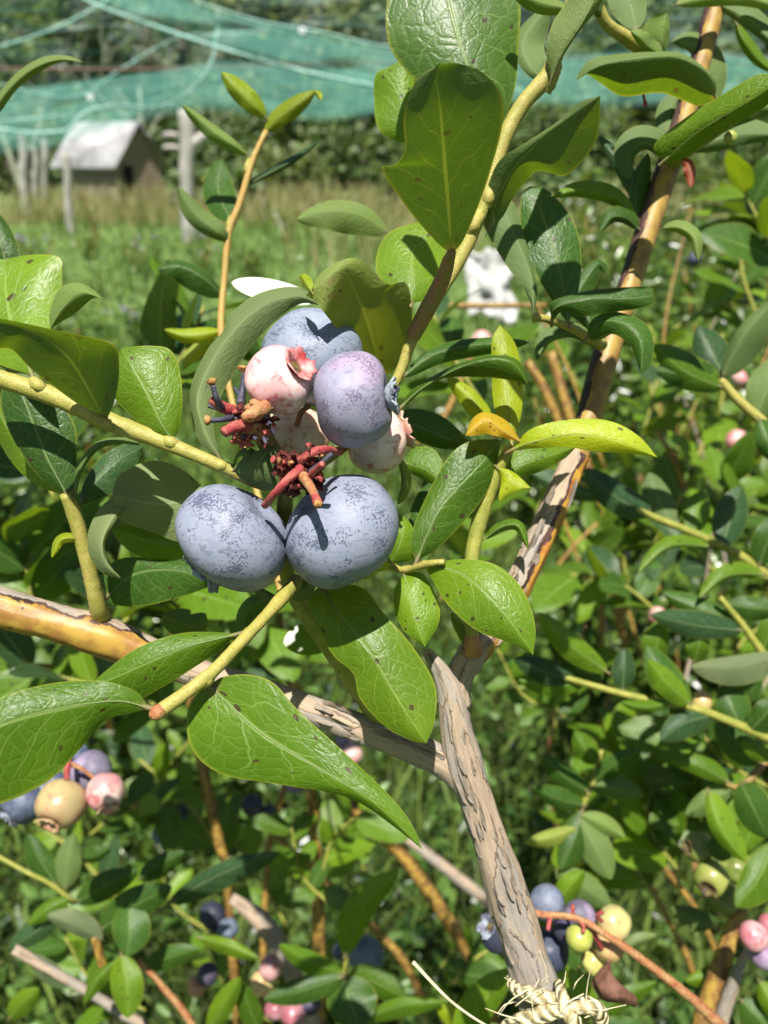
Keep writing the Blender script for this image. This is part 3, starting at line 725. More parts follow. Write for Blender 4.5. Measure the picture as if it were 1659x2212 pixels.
# ------------------------------------------------------------------ shed
def box(bm_v, bm_f, c, ux, uy, uz):
    b = len(bm_v); c, ux, uy, uz = map(Vector, (c, ux, uy, uz))
    for sz in (-1, 1):
        for sx, sy in ((-1, -1), (1, -1), (1, 1), (-1, 1)):
            bm_v.append(c + ux * sx + uy * sy + uz * sz)
    for f in ((3, 2, 1, 0), (4, 5, 6, 7), (0, 1, 5, 4), (1, 2, 6, 5), (2, 3, 7, 6), (3, 0, 4, 7)): bm_f.append([b + i for i in f])
def shed():
    o = G(262, 457)                                # near right corner on the ground
    ang = R_(36); ax = Vector((-math.cos(ang), math.sin(ang) * 0.55, 0)).normalized(); ay = Vector((0.50, 0.86, 0)).normalized()
    Lx, Ly, hw, hr = 1.50, 1.36, 0.98, 1.72
    sh = thing('shed', 'small wooden shed with sunlit zinc roof standing on the meadow behind the net', 'shed', tuple(o))
    Z = Vector((0, 0, 1)); vs, fs = [], []
    n = 11
    for q in range(n):                             # front wall of upright boards
        box(vs, fs, o + ax * (Lx * (q + 0.5) / n) + Z * hw / 2, ax * (Lx / n / 2 - 0.006), Vector((ax.y, -ax.x, 0)) * 0.012 * (1 + q % 2 * 0.4), Z * hw / 2)
    obj('front_wall', vs, fs, M['brownwood'], sh, smooth=False)
    vs, fs = [], []
    for q in range(9):
        u = (q + 0.5) / 9; hh = hw + (hr - hw) * (1 - abs(2 * u - 1))
        box(vs, fs, o + ay * (Ly * u) + Z * hh / 2, ay * (Ly / 18 - 0.005), Vector((ay.y, -ay.x, 0)) * 0.012, Z * hh / 2)
    obj('gable_wall', vs, fs, M['tanwood'], sh, smooth=False)
    vs, fs = [], []
    box(vs, fs, o + ax * Lx + ay * Ly / 2 + Z * hw / 2, ay * Ly / 2, ax * 0.012, Z * hw / 2)
    box(vs, fs, o + ay * Ly + ax * Lx / 2 + Z * hw / 2, ax * Lx / 2, ay * 0.012, Z * hw / 2)
    obj('back_wall', vs, fs, M['brownwood'], sh, smooth=False)
    for s in (0, 1):
        vs, fs = [], []; nx = 64; e0 = -0.13
        for r in range(2):
            for k_ in range(nx + 1):
                u = k_ / nx; p = o + ax * (-0.14 + (Lx + 0.28) * u)
                v = e0 / 1 if r == 0 else 0.5
                yy = v * Ly if r else -0.16
                zz = hw + (hr - hw) * (yy / Ly * 2) + 0.05 + 0.012 * math.sin(u * 80)
                vs.append(p + ay * (yy if s == 0 else Ly - yy) + Z * zz)
        for k_ in range(nx): fs.append([k_, k_ + 1, nx + 2 + k_, nx + 1 + k_])
        r_ = obj('roof', vs, fs, M['zinc'], sh)
        sm = r_.modifiers.new('thickness', 'SOLIDIFY'); sm.thickness = 0.015
    vs, fs = [], []
    box(vs, fs, o + ay * 0.30 - Vector((-ay.y, ay.x, 0)) * 0.03 + Z * 0.62, ay * 0.13, Vector((ay.y, -ay.x, 0)) * 0.01, Z * 0.28)
    obj('window', vs, fs, M['dark'], sh, smooth=False)
shed()
# pale bucket standing in front of the shed
bp = G(274, 452)
prof_ = [(0.075, 0.0), (0.085, 0.12), (0.10, 0.26), (0.105, 0.27), (0.098, 0.27), (0.085, 0.02)]
vs, fs = [], []
for r, z in prof_:
    for j in range(20): vs.append(bp + Vector((r * math.cos(j * math.pi / 10), r * math.sin(j * math.pi / 10) - 0.35, z)))
for i in range(len(prof_) - 1):
    for j in range(20): fs.append([i * 20 + j, i * 20 + (j + 1) % 20, (i + 1) * 20 + (j + 1) % 20, (i + 1) * 20 + j])
fs.append([100 + j for j in range(20)])
bk = obj('bucket', vs, fs, M['whitepaint'], None, origin=tuple(bp)); tag(bk, 'white bucket standing at the corner of the shed', 'bucket')
vs = [(bp + Vector((0.1 * math.cos(a_), -0.35 - 0.02, 0.26 + 0.09 * math.sin(a_))), 0.004) for a_ in np.linspace(0, math.pi, 9)]
tube('handle', [wp(v, r) for v, r in vs], 'wire', bk, k=6, world=True)

# ------------------------------------------------------------------ posts and rails
def post(label, xt, yt, xb, yb, wd, fork=False, mt='greywood', name='fence_post', cat='post', group='weathered fence posts by the shed'):
    b = G(xb, yb); dep = (b - CAM).dot(FWD)
    # top straight above the base, at the height where the photo shows it
    r0 = FWD + RGT * ((xt - W / 2) / F) - UPV * ((yt - H / 2) / F)
    q = b.y / r0.y; z = CAM_H + r0.z * q; xw = r0.x * q
    r = wd * dep / F / 2
    th = thing(name, label, cat, tuple(b), group)
    tube('shaft', [wp((b.x, b.y, -0.2), r * 1.1), wp((b.x * .6 + xw * .4, b.y, z * 0.4), r), wp((xw, b.y, z * 0.75), r * 1.05), wp((xw, b.y, z), r * 0.9)], mt, th, k=9, world=True, lump=0.12, seed=xb)
    if fork:
        tube('stub', [wp((xw, b.y, z * 0.72), r * 0.9), wp((xw + r * 2.2, b.y, z * 0.80), r * 0.7), wp((xw + r * 2.6, b.y, z * 0.87), r * 0.5)], mt, th, k=8, world=True, lump=0.1)
    return b, z
post('tall pale forked fence post right of the shed', 398, 236, 408, 520, 30, True)
post('short grey post leaning by the tall forked post', 378, 368, 376, 462, 17)
post('grey fence post left of the shed', 45, 285, 56, 466, 20)
post('grey fence post close to the left wall of the shed', 92, 300, 96, 440, 18)
post('thin grey fence post at left edge behind the net', 74, 318, 76, 436, 13)
post('thin pale green stake holding up the net before the shed', 140, 330, 152, 505, 17, False, 'netpole' if 'netpole' in M else 'greywood', 'stake', 'stake', None)
b0 = G(371, 456)
for q, (zz, lb) in enumerate(((1.50, 'upper grey rail between shed and forked post'), (1.25, 'lower grey rail between shed and forked post'))):
    r_ = tube('rail', [wp((b0.x - 0.16, b0.y + 0.6, zz), 0.055), wp((b0.x, b0.y + 0.5, zz + 0.02), 0.055), wp((b0.x + 0.2, b0.y + 0.4, zz), 0.05)], 'greywood', None, k=8, world=True, lump=0.1)
    tag(r_, lb, 'rail', 'grey rails by the shed')

# ------------------------------------------------------------------ bird net
def net_material(name, cov, colr):
    m, t = mat(name)
    uv = tcoord(t, 'UV'); s = stretch(t, uv, (2.0, 22, 1))
    a = noi(t, s, 1.0, 5, 0.68, 0.8); b = noi(t, stretch(t, uv, (160, 120, 1)), 1.0, 2)
    f = mth(t, 'ADD', mth(t, 'MULTIPLY_ADD', a, 1.5, cov - 0.75), mth(t, 'MULTIPLY_ADD', b, 0.3, -0.15), clamp=True)
    v_ = nd(t, 'SeparateXYZ', {0: uv}, out=None).outputs[1]
    f = mth(t, 'MULTIPLY', f, mth(t, 'MULTIPLY', ramp(t, v_, 1.0, 0.78), ramp(t, v_, 0.0, 0.10)))
    d = nd(t, 'MixShader', {0: 0.4, 1: nd(t, 'BsdfDiffuse', {'Color': colr}), 2: nd(t, 'BsdfTranslucent', {'Color': colr})})
    g = nd(t, 'MixShader', {0: 0.06, 1: d, 2: nd(t, 'BsdfGlossy', {'Color': (0.8, 0.9, 0.9, 1), 'Roughness': 0.45})})
    out(t, nd(t, 'MixShader', {0: f, 1: nd(t, 'BsdfTransparent', {'Color': (1, 1, 1, 1)}), 2: g}))
    return m
M['net'] = net_material('green_net', 0.44, (0.12, 0.34, 0.275, 1))
M['net2'] = net_material('sheer_net', 0.06, (0.07, 0.22, 0.18, 1))
M['hem'] = plain('net_hem', (0.36, 0.56, 0.50), (0.20, 0.42, 0.36), 30, 0.6, 0.3)
def net(name, label, top, bot, mt, hems=(), waves=5, amp=60, nx=70, ny=10):
    tp, bt = cr(top, nx), cr(bot, nx)
    th = thing(name, label, 'net', tuple(P(*bt[nx // 2])))
    vs, fs, uv = [], [], []
    for i in range(nx + 1):
        for j in range(ny + 1):
            s = j / ny; q = tp[i] * (1 - s) + bt[i] * s
            sag = amp * math.sin(i / nx * waves * 6.28 + s * 2.2) * (0.35 + 0.65 * s) + 0.5 * amp * noise.noise(Vector((i * 0.16, s * 3, amp)))
            vs.append(P(q[0], q[1], q[2] + sag))
    for i in range(nx):
        for j in range(ny):
            q = [(i, j), (i, j + 1), (i + 1, j + 1), (i + 1, j)]
            fs.append([a_ * (ny + 1) + b_ for a_, b_ in q]); uv += [(a_ / nx * 4, b_ / ny) for a_, b_ in q]
    obj('mesh_sheet', vs, fs, M[mt], th, uv)
    for h in hems: tube('hem', [(x, y, d, wd * 0.62) for x, y, d, wd in h], 'hem', th, k=6, lump=0.15)
    return th
D1 = 2600
net('bird_net', 'green bird net sheet sagging across the top, hemmed with pale cord',
    [(330, -60, D1), (420, 2, D1), (560, 45, D1), (700, 70, D1), (840, 100, D1), (1000, 110, D1), (1150, 120, D1), (1300, 112, D1), (1480, 105, D1), (1640, 118, D1), (1760, 120, D1)],
    [(120, -60, D1 - 200), (190, 2, D1 - 200), (330, 55, D1 - 200), (480, 105, D1 - 200), (650, 152, D1 - 200), (840, 190, D1 - 200), (1000, 215, D1 - 200), (1150, 232, D1 - 200), (1300, 238, D1 - 200), (1480, 232, D1 - 200), (1640, 225, D1 - 200), (1760, 215, D1 - 200)],
    'net', [[(120, -60, D1 - 190, 11), (190, 2, D1 - 190, 11), (330, 55, D1 - 190, 11), (480, 105, D1 - 190, 11), (650, 152, D1 - 190, 10), (840, 190, D1 - 190, 9), (1000, 215, D1 - 190, 8)], [(420, 2, D1 - 10, 5), (560, 45, D1 - 10, 6), (700, 70, D1 - 10, 6), (840, 100, D1 - 10, 6), (1150, 120, D1 - 10, 5)]])
D2 = 3100
net('bird_net', 'lower green bird net hanging in folds in front of the shed',
    [(-80, 195, D2), (80, 178, D2), (200, 165, D2), (330, 150, D2), (480, 128, D2), (620, 138, D2), (760, 150, D2), (900, 170, D2), (1050, 190, D2)],
    [(-80, 345, D2 - 300), (40, 338, D2 - 300), (130, 326, D2 - 300), (220, 300, D2 - 300), (310, 272, D2 - 300), (400, 248, D2 - 300), (520, 252, D2 - 300), (640, 270, D2 - 300), (760, 262, D2 - 300), (900, 235, D2 - 300), (1050, 230, D2 - 300)],
    'net', [[(-80, 276, D2 - 330, 9), (0, 279, D2 - 330, 9), (70, 287, D2 - 330, 9), (140, 282, D2 - 330, 9), (165, 258, D2 - 330, 9), (190, 240, D2 - 330, 9), (250, 228, D2 - 330, 9), (330, 233, D2 - 330, 9), (390, 212, D2 - 330, 8), (430, 175, D2 - 330, 7), (458, 130, D2 - 330, 6), (470, 60, D2 - 330, 6)],
            [(-80, 268, D2 - 250, 5), (60, 256, D2 - 250, 5), (160, 246, D2 - 250, 5)]], waves=7)
net('bird_net', 'sheer faded bird net over the wood at top left',
    [(-80, -80, 3600), (250, -80, 3600), (520, -80, 3600), (900, -80, 3600), (1400, -80, 3600), (1760, -80, 3600)],
    [(-80, 200, 3500), (150, 190, 3500), (400, 160, 3500), (700, 150, 3500), (1200, 180, 3500), (1760, 190, 3500)], 'net2',
    [[(-80, 122, 3560, 7), (80, 76, 3560, 7), (200, 20, 3560, 7), (280, -40, 3560, 7)], [(-80, 160, 3560, 4), (150, 210, 3560, 4), (260, 150, 3560, 5), (390, 80, 3560, 4), (560, 70, 3560, 3)]])
tag(tube('wire', [(-120, 146, 3300, 5), (200, 150, 3300, 5), (500, 146, 3300, 5), (900, 132, 3300, 5), (1300, 125, 3300, 4), (1800, 120, 3300, 4)], 'wire', None, k=6), 'rusty wire carrying the net across the picture', 'wire')
for q, (x, y, d, s, lb) in enumerate(((195, 210, 2700, 5, 'small pale ring added for a bokeh highlight on the lower net, left'), (653, 66, 2560, 6, 'small pale ring added for a bright blurred spot on the top edge of upper net'))):  # white rings added as solid stand-ins for bokeh highlights, not net hardware
    vs, fs = [], []
    c0 = P(x, y, d); R0 = s * d * 1e-3 / F
    for i in range(18):
        for j in range(8):
            a_, b_ = 2 * math.pi * i / 18, 2 * math.pi * j / 8
            rr = R0 * (1 + 0.3 * math.cos(b_)); vs.append(c0 + RGT * rr * math.cos(a_) + UPV * rr * math.sin(a_) + FWD * R0 * 0.3 * math.sin(b_))
            fs.append([i * 8 + j, i * 8 + (j + 1) % 8, (i + 1) % 18 * 8 + (j + 1) % 8, (i + 1) % 18 * 8 + j])
    tag(obj('bokeh_ring', vs, fs, M['whitepaint'], None), lb, 'ring', 'rings added for blurred highlights')

# ------------------------------------------------------------------ the bush in front
bush = thing('blueberry_bush', 'large blueberry bush in front with thick forked cane tied with pale twine', 'bush', (0.062, 0.125, 0))

tb = P(1190, 2260, 188)
trunk = tube('trunk', [wp((0.062, 0.125, 0), 0.011), wp((0.058, 0.124, 0.5), 0.009), wp((0.046, 0.121, 0.88), 0.0068), wp(tb, 106 * .188 / F / 2), pw(1150, 2110, 185, 96), pw(1112, 1985, 182, 92), pw(1070, 1850, 179, 80), pw(1030, 1730, 177, 74), pw(998, 1640, 175, 78), pw(984, 1560, 174, 66), pw(972, 1490, 173, 58), pw(945, 1440, 172, 34), pw(922, 1408, 171, 22)],
             'trunk', bush, k=48, n=230, lump=0.05, world=True, ridge=0.11)
cane_r = tube('cane', [(990, 1525, 175, 56), (990, 1470, 175, 62), (1030, 1400, 177, 66), (1075, 1345, 180, 62), (1135, 1232, 183, 60), (1190, 1110, 187, 60), (1245, 985, 191, 56)], 'cane_r2', bush, k=40, n=80, lump=0.05, seed=3, ridge=0.08)
cane_u = tube('cane', [(1238, 1003, 191, 56), (1270, 910, 194, 56), (1302, 790, 197, 58), (1325, 715, 199, 54), (1352, 640, 201, 50), (1400, 490, 205, 50), (1450, 340, 209, 52), (1482, 240, 212, 46), (1530, 70, 217, 44), (1580, -120, 222, 42)], 'cane_r', bush, k=22, n=80, lump=0.03, seed=5)
cane_l = tube('cane', [(-140, 1262, 170, 80), (0, 1312, 172, 84), (120, 1345, 174, 80), (215, 1372, 175, 88), (300, 1405, 176, 76), (420, 1452, 177, 62), (560, 1492, 177, 58), (700, 1545, 177, 60), (830, 1592, 177, 62), (930, 1632, 176.5, 68), (985, 1668, 177, 66), (1018, 1718, 178, 60), (1042, 1790, 179, 52)], 'cane_l', bush, k=36, n=120, lump=0.03, seed=8, ridge=0.05)

# loose strips of bark standing off the old wood
def bark_flakes(par, line, n, seed, mt='trunk'):
    r_ = random.Random(seed); L_ = cr(line, 60)
    for q in range(n):
        i = r_.randrange(3, 56); x, y, d, w_ = L_[i]; dx, dy = L_[i + 3][0] - x, L_[i + 3][1] - y; l = math.hypot(dx, dy); dx, dy = dx / l, dy / l
        o = r_.uniform(-0.42, 0.42) * w_; R0 = w_ / 2 * d / F; oo = o * d / F
        ds = d - math.sqrt(max(R0 * R0 - oo * oo, 0.01)) - 0.15
        ln = r_.uniform(35, 120); cx, cy = x - dy * o, y + dx * o; b_ = r_.uniform(-4, 4)
        mid = [(cx - dx * ln / 2, cy - dy * ln / 2, ds + 0.1), (cx - dy * b_, cy + dx * b_, ds - 0.2), (cx + dx * ln / 2, cy + dy * ln / 2, ds - r_.uniform(0.1, 0.9))]
        side = r_.random() < 0.5
        leaf(par, mid, r_.uniform(3, 9), r_.uniform(3, 9), -0.9 if side else 0.5, 0.5 if side else -0.9, 'g', 0, n=14, k=2, a=0.25, b=0.35, mt=mt, name='bark_flake', rip=0.4)
bark_flakes(trunk, [(984, 1540, 174, 64), (998, 1640, 175, 76), (1030, 1730, 177, 72), (1070, 1850, 179, 78), (1112, 1985, 182, 90), (1150, 2110, 185, 94)], 24, 3)
bark_flakes(cane_r, [(1000, 1450, 176, 60), (1030, 1400, 177, 64), (1075, 1345, 180, 62), (1135, 1232, 183, 60), (1190, 1110, 187, 60), (1235, 1005, 190, 56)], 12, 5)
bark_flakes(cane_l, [(640, 1520, 177, 58), (760, 1568, 177, 60), (860, 1604, 177, 62), (940, 1640, 176.5, 66)], 9, 7)

# left yellow shoot, ends behind the cluster
sh_a = tube('shoot', [(-60, 800, 151, 40), (0, 818, 151, 40), (130, 862, 151, 42), (240, 912, 151, 42), (330, 946, 152, 36), (420, 982, 152, 30), (490, 1012, 153, 28), (560, 1042, 155, 30), (620, 1050, 156, 26)], 'yellow', bush)
stub = tube('shoot', [(618, 1058, 158, 34), (600, 1000, 156, 40), (565, 935, 152, 42), (545, 900, 150, 36)], 'pinkstem', bush)
# stem of the fruiting shoot, rising from the left cane
sh_b = tube('shoot', [(835, 1600, 178, 40), (800, 1530, 177, 38), (740, 1440, 175, 38), (690, 1370, 172, 36), (645, 1300, 168, 36), (620, 1240, 165, 34), (612, 1150, 162, 34), (618, 1058, 158, 34)], 'green', bush)
# short twig hanging forward from it
tw_f = tube('twig', [(640, 1255, 160, 30), (612, 1288, 152, 32), (575, 1330, 147, 26), (520, 1388, 141, 27), (460, 1450, 136, 28), (400, 1498, 133, 30), (352, 1532, 131, 32), (336, 1543, 130, 28)], 'yellow', bush)
tube('bud', [(350, 1533, 130.5, 30), (340, 1540, 130, 34), (330, 1549, 130, 22), (327, 1553, 130, 6)], 'brownstalk', bush)
# long yellow shoot to the upper right
sh_c = tube('shoot', [(620, 1050, 162, 22), (760, 950, 166, 22), (853, 826, 166, 22), (890, 735, 165, 26), (945, 640, 164, 28), (1000, 545, 164, 32), (1046, 440, 163, 28), (1085, 310, 162, 34), (1130, 225, 161, 34), (1185, 160, 160, 36), (1212, 80, 160, 30), (1240, -10, 160, 30), (1270, -110, 160, 28)], 'yellow', bush)
sh_c2 = tube('twig', [(892, 725, 164, 34), (925, 665, 161, 36), (955, 605, 157, 34), (970, 560, 153, 26), (976, 545, 150, 18)], 'pinkstem', bush)
# upright stem from the left cane
sh_n = tube('shoot', [(220, 1338, 175, 40), (212, 1310, 171, 36), (195, 1240, 168, 32), (178, 1170, 166, 32), (160, 1110, 164, 32), (142, 1066, 162, 26)], 'yellow', bush)
# shoot on the right of the berries
sh_d = tube('shoot', [(1022, 1402, 172, 30), (1018, 1330, 174, 28), (1018, 1215, 176, 30), (1040, 1110, 176, 34), (1075, 1020, 174, 26), (1100, 968, 172, 20)], 'green', bush)
# twig under the berries on the right
tw_g = tube('twig', [(790, 1205, 174, 14), (840, 1222, 170, 16), (875, 1232, 166, 15), (925, 1218, 160, 16), (960, 1214, 158, 12)], 'yellow', bush)
tw_h = tube('twig', [(1300, 745, 190, 26), (1280, 735, 186, 22), (1240, 712, 182, 18), (1190, 692, 178, 16), (1155, 685, 175, 18)], 'yellow', bush)
# head of the upper right cane
sh_e = tube('shoot', [(1452, 345, 206, 46), (1480, 325, 200, 34), (1540, 285, 190, 30), (1600, 240, 180, 30), (1690, 170, 168, 28)], 'green', bush)
sh_f = tube('shoot', [(1505, 215, 214, 30), (1440, 140, 205, 26), (1395, 112, 200, 28), (1350, 80, 196, 28), (1310, 50, 192, 24), (1280, -20, 188, 22)], 'yellow', bush)
# thin upright shoot at the back left
sh_s = tube('shoot', [(612, 1290, 195, 20), (560, 1080, 215, 14), (500, 860, 225, 14), (478, 720, 228, 16), (485, 600, 230, 14), (495, 500, 230, 16), (518, 440, 230, 16), (545, 350, 230, 14), (575, 283, 230, 12)], 'orange', bush)

for par_, pts_ in ((sh_n, [(222, 1344, 174, 46), (215, 1322, 171.5, 52), (211, 1306, 170, 42)]), (sh_a, [(214, 900, 148.5, 34), (228, 914, 147.5, 34), (240, 925, 149, 26)]), (sh_a, [(466, 1004, 152, 34), (478, 1006, 151, 32), (490, 1008, 152, 24)]), (sh_a, [(70, 826, 149.5, 36), (84, 834, 148.5, 36), (98, 842, 149.5, 26)]),
                   (sh_a, [(360, 950, 150.5, 34), (372, 957, 150, 34), (384, 964, 151, 26)]), (sh_c, [(1176, 196, 160, 40), (1189, 172, 159, 44), (1200, 140, 160, 38)]), (sh_c, [(1062, 400, 162, 36), (1056, 425, 161, 38), (1050, 448, 162, 32)]), (sh_c, [(1036, 460, 162, 36), (1026, 482, 161, 38), (1016, 505, 162, 32)]),
                   (tw_f, [(455, 1462, 135, 30), (445, 1470, 134, 38), (430, 1480, 133.5, 30)]), (tw_f, [(620, 1278, 154, 34), (606, 1294, 151, 42), (592, 1310, 149, 32)]), (tw_f, [(540, 1362, 143.5, 28), (530, 1374, 143, 32), (518, 1388, 142, 28)]),
                   (sh_d, [(1024, 1412, 172, 48), (1021, 1392, 171, 50), (1019, 1374, 172, 36)]), (tw_g, [(872, 1230, 166, 20), (882, 1230, 165, 24), (892, 1228, 164, 18)]), (tw_g, [(912, 1220, 161, 20), (920, 1219, 160, 24), (930, 1218, 159, 18)]), (tw_h, [(1200, 696, 178, 20), (1190, 692, 177, 24), (1180, 690, 177, 18)]),
                   (tw_h, [(1166, 688, 175, 20), (1156, 685, 174, 26), (1150, 683, 174, 14)]), (sh_s, [(500, 470, 230, 18), (497, 484, 229, 22), (495, 498, 229, 17)]), (sh_s, [(540, 345, 230, 16), (536, 358, 229, 20), (532, 372, 229, 16)]), (sh_b, [(700, 1382, 172, 40), (716, 1406, 173, 44), (728, 1424, 174, 40)]), (tw_h, [(1296, 742, 191.5, 28), (1286, 738, 189, 32), (1276, 733, 186, 24)])):
    pts_ = [(a_, b_, d_ + 1.2, w_ * 0.78) for a_, b_, d_, w_ in pts_]
    tube('node', pts_, 'bud' if par_ in (sh_n, sh_d, cane_u) else ('green' if par_ in (sh_b,) else 'yellow'), par_, k=10, lump=0.10)
# --- leaves: left
leaf(sh_a, [(229, 912, 150), (212, 880, 147), (168, 803, 139), (130, 755, 134), (60, 712, 131), (-40, 690, 130)], [(185, 885), (120, 838), (67, 797), (27, 756), (-10, 748)], [(252, 850), (257, 780), (240, 741), (133, 716), (0, 688)], 8, -6, 'm', 1, n=34)
leaf(sh_a, [(372, 950, 151), (348, 915, 150), (320, 853, 150), (285, 790, 151), (262, 752, 153)], [(330, 938), (285, 900), (247, 858), (238, 800)], [(388, 925), (394, 860), (388, 800), (366, 754), (310, 747)], 3, 3, 'l', 0, n=32)
leaf(sh_a, [(70, 812, 154), (30, 715, 160), (14, 640, 164), (10, 560, 168)], [(-30, 770), (-70, 680), (-30, 570)], [(112, 715), (130, 640), (134, 590), (128, 555), (70, 550)], 2, 4, 'l', 0)
leaf(sh_a, [(108, 712, 160), (135, 665, 158), (175, 632, 156), (221, 646, 155)], [(108, 670), (130, 622), (170, 611), (205, 628)], [(125, 700), (165, 675), (200, 645)], 3, 3, 'l', 1)
leaf(sh_a, [(82, 826, 153), (55, 795, 156), (20, 775, 158), (-30, 765, 160)], 26, 26, 1, 3, 'p', 1)
leaf(sh_n, [(147, 1072, 162), (97, 980, 161), (50, 855, 162), (20, 775, 165)], [(90, 1035), (40, 970), (4, 890), (5, 830)], [(163, 1046), (166, 980), (160, 915), (110, 845)], 2, 2, 'd', 0, n=32)
leaf(sh_n, [(135, 1062, 166), (70, 1000, 170), (20, 930, 172), (-20, 860, 172)], 34, 30, 4, 2, 'l', 0)
leaf(sh_n, [(160, 1078, 162), (170, 1020, 160), (205, 968, 158), (255, 952, 157), (304, 960, 156)], 9, 8, 4, 1, 'm', 1, a=0.4, b=0.4)
leaf(sh_n, [(172, 1092, 168), (205, 1040, 172), (262, 990, 176), (310, 965, 180)], [(180, 1045), (220, 985), (275, 958)], [(195, 1085), (255, 1060), (292, 1010)], 2, 2, 'b', 0)
leaf(sh_n, [(176, 1175, 166), (158, 1163, 164), (130, 1168, 163), (112, 1205, 163)], 10, 12, 1, 3, 'y', 0)
leaf(sh_n, [(230, 1290, 172), (290, 1240, 170), (380, 1232, 168), (472, 1262, 166)], [(218, 1245), (258, 1207), (330, 1206), (410, 1218)], [(245, 1306), (305, 1310), (390, 1290), (440, 1272)], 2, 2, 'd', 0)
leaf(sh_a, [(520, 1060, 162), (440, 1072, 163), (345, 1090, 162), (243, 1068, 160)], [(480, 1150), (400, 1172), (330, 1150), (258, 1120)], [(455, 1062), (400, 1018), (345, 995), (298, 1003), (255, 1030)], 2, 4, 'p', 1, n=32)
leaf(sh_a, [(440, 1140, 166), (380, 1170, 168), (310, 1165, 168), (240, 1140, 170)], 42, 38, 2, 2, 'g', 0)
leaf(sh_b, [(300, 1085, 163), (255, 1105, 160), (222, 1165, 157), (228, 1215, 156), (262, 1250, 156)], 8, 36, 1, 5, 'p', 1, a=0.5, b=0.8)
leaf(sh_a, [(479, 996, 155), (440, 925, 159), (428, 850, 162), (480, 745, 165), (560, 665, 167), (640, 640, 168), (696, 660, 169)], [(428, 950), (411, 880), (415, 825), (448, 755), (482, 715), (494, 682), (553, 636), (620, 619), (662, 628)], [(462, 930), (468, 880), (500, 815), (560, 728), (640, 660)], 4, 3, (0.075, 0.13, 0.03), 1, n=44, k=7, rip=0.3)
leaf(sh_a, [(505, 1015, 152), (528, 985, 150), (545, 990, 149), (585, 1040, 151), (580, 1050, 152)], 18, 24, 2, 2, 'm', 0)
leaf(sh_a, [(540, 1046, 150), (560, 1000, 147), (580, 970, 147), (596, 960, 148)], [(508, 1020), (530, 985)], [(600, 1060), (606, 1010)], 3, 3, 'd', 1)
leaf(sh_c, [(822, 812, 181), (806, 740, 172), (778, 655, 160), (735, 585, 150), (664, 634, 150)], [(790, 775), (740, 725), (700, 675), (680, 650), (662, 640)], [(852, 800), (884, 740), (890, 665), (876, 610), (836, 615), (795, 572), (755, 557), (698, 585)], 2, 3, (0.125, 0.175, 0.009), 1, n=36, rip=0.3, mt='leaf_rust')
leaf(sh_c, [(672, 628, 149), (662, 612, 150), (655, 600, 152), (646, 596, 154)], 9, 14, 2, 1, 'y', 0, n=10)
leaf(sh_c, [(888, 655, 168), (890, 600, 170), (890, 553, 173), (910, 500, 176), (925, 478, 178)], [(850, 635), (815, 590), (815, 545), (840, 503), (890, 483)], [(920, 645), (950, 600), (962, 550), (955, 500)], 3, 2, 'l', 0, n=32)
# --- leaves: top centre
leaf(sh_c2, [(975, 549, 157), (968, 430, 145), (957, 310, 133), (950, 230, 126), (940, 150, 121), (955, 137, 120)], [(940, 520), (880, 450), (824, 365), (850, 358), (874, 325), (872, 255), (885, 205), (905, 165)], [(1000, 520), (1035, 440), (1062, 360), (1085, 270), (1083, 205), (1040, 155), (990, 137)], 2.0, 2.5, (0.048, 0.112, 0.008), 1, n=50, k=8, rip=0.3)
leaf(sh_c, [(955, -190, 165), (960, -60, 164), (985, 60, 163), (1025, 180, 163), (1080, 285, 165)], [(880, -130), (838, -10), (840, 95), (895, 170), (1000, 240)], [(1080, -130), (1122, -10), (1120, 100), (1112, 190)], 3, 3, (0.060, 0.130, 0.018), 0, n=40, k=8)
leaf(sh_c, [(905, 320, 188), (880, 250, 188), (868, 190, 188), (880, 120, 188)], [(822, 285), (808, 210), (812, 160), (840, 145)], [(920, 280), (930, 200), (905, 150)], 3, 3, 'l', 0)
leaf(sh_c, [(1052, 500, 166), (1066, 450, 163), (1110, 365, 155), (1180, 290, 145), (1262, 232, 137), (1297, 207, 134)], [(1045, 440), (1075, 352), (1130, 312), (1205, 262), (1250, 222)], [(1085, 470), (1110, 425), (1153, 373), (1185, 372), (1218, 380), (1250, 357), (1289, 300)], 2, 2, (0.048, 0.108, 0.008), 1, n=36)
leaf(tw_h, [(1228, 700, 180), (1215, 610, 181), (1185, 500, 183), (1145, 402, 186)], [(1195, 655), (1142, 560), (1124, 480), (1128, 420)], [(1246, 650), (1256, 560), (1240, 480), (1185, 412)], 2, 2, 'd', 0, n=32)
leaf(tw_h, [(1152, 690, 178), (1148, 600, 180), (1108, 500, 182), (1065, 405, 185)], [(1140, 640), (1085, 560), (1042, 480), (1042, 425)], [(1160, 620), (1135, 520), (1110, 440)], 2, 2, 'd', 1, n=30)
leaf(tw_h, [(1192, 698, 176), (1200, 665, 172), (1270, 645, 170), (1345, 645, 170), (1412, 640, 171)], [(1190, 655), (1230, 638), (1290, 625), (1399, 620)], [(1215, 672), (1257, 684), (1310, 676), (1370, 668), (1408, 658)], 2, 2, 'd', 0, n=30)
leaf(tw_h, [(1268, 730, 178), (1300, 695, 174), (1350, 700, 171), (1385, 740, 169), (1384, 807, 169)], [(1275, 695), (1320, 672), (1390, 695), (1412, 740), (1405, 790)], [(1285, 735), (1320, 720), (1360, 745), (1375, 780)], 2, 2, 'd', 0, n=30)
leaf(tw_h, [(1284, 748, 186), (1235, 722, 184), (1185, 735, 182), (1160, 780, 181)], 8, 28, 2, 3, 'd', 1)
leaf(tw_h, [(1300, 745, 190), (1270, 690, 190), (1240, 650, 192), (1290, 570, 194), (1310, 590, 195)], 20, 30, 2, 2, 'd', 0)
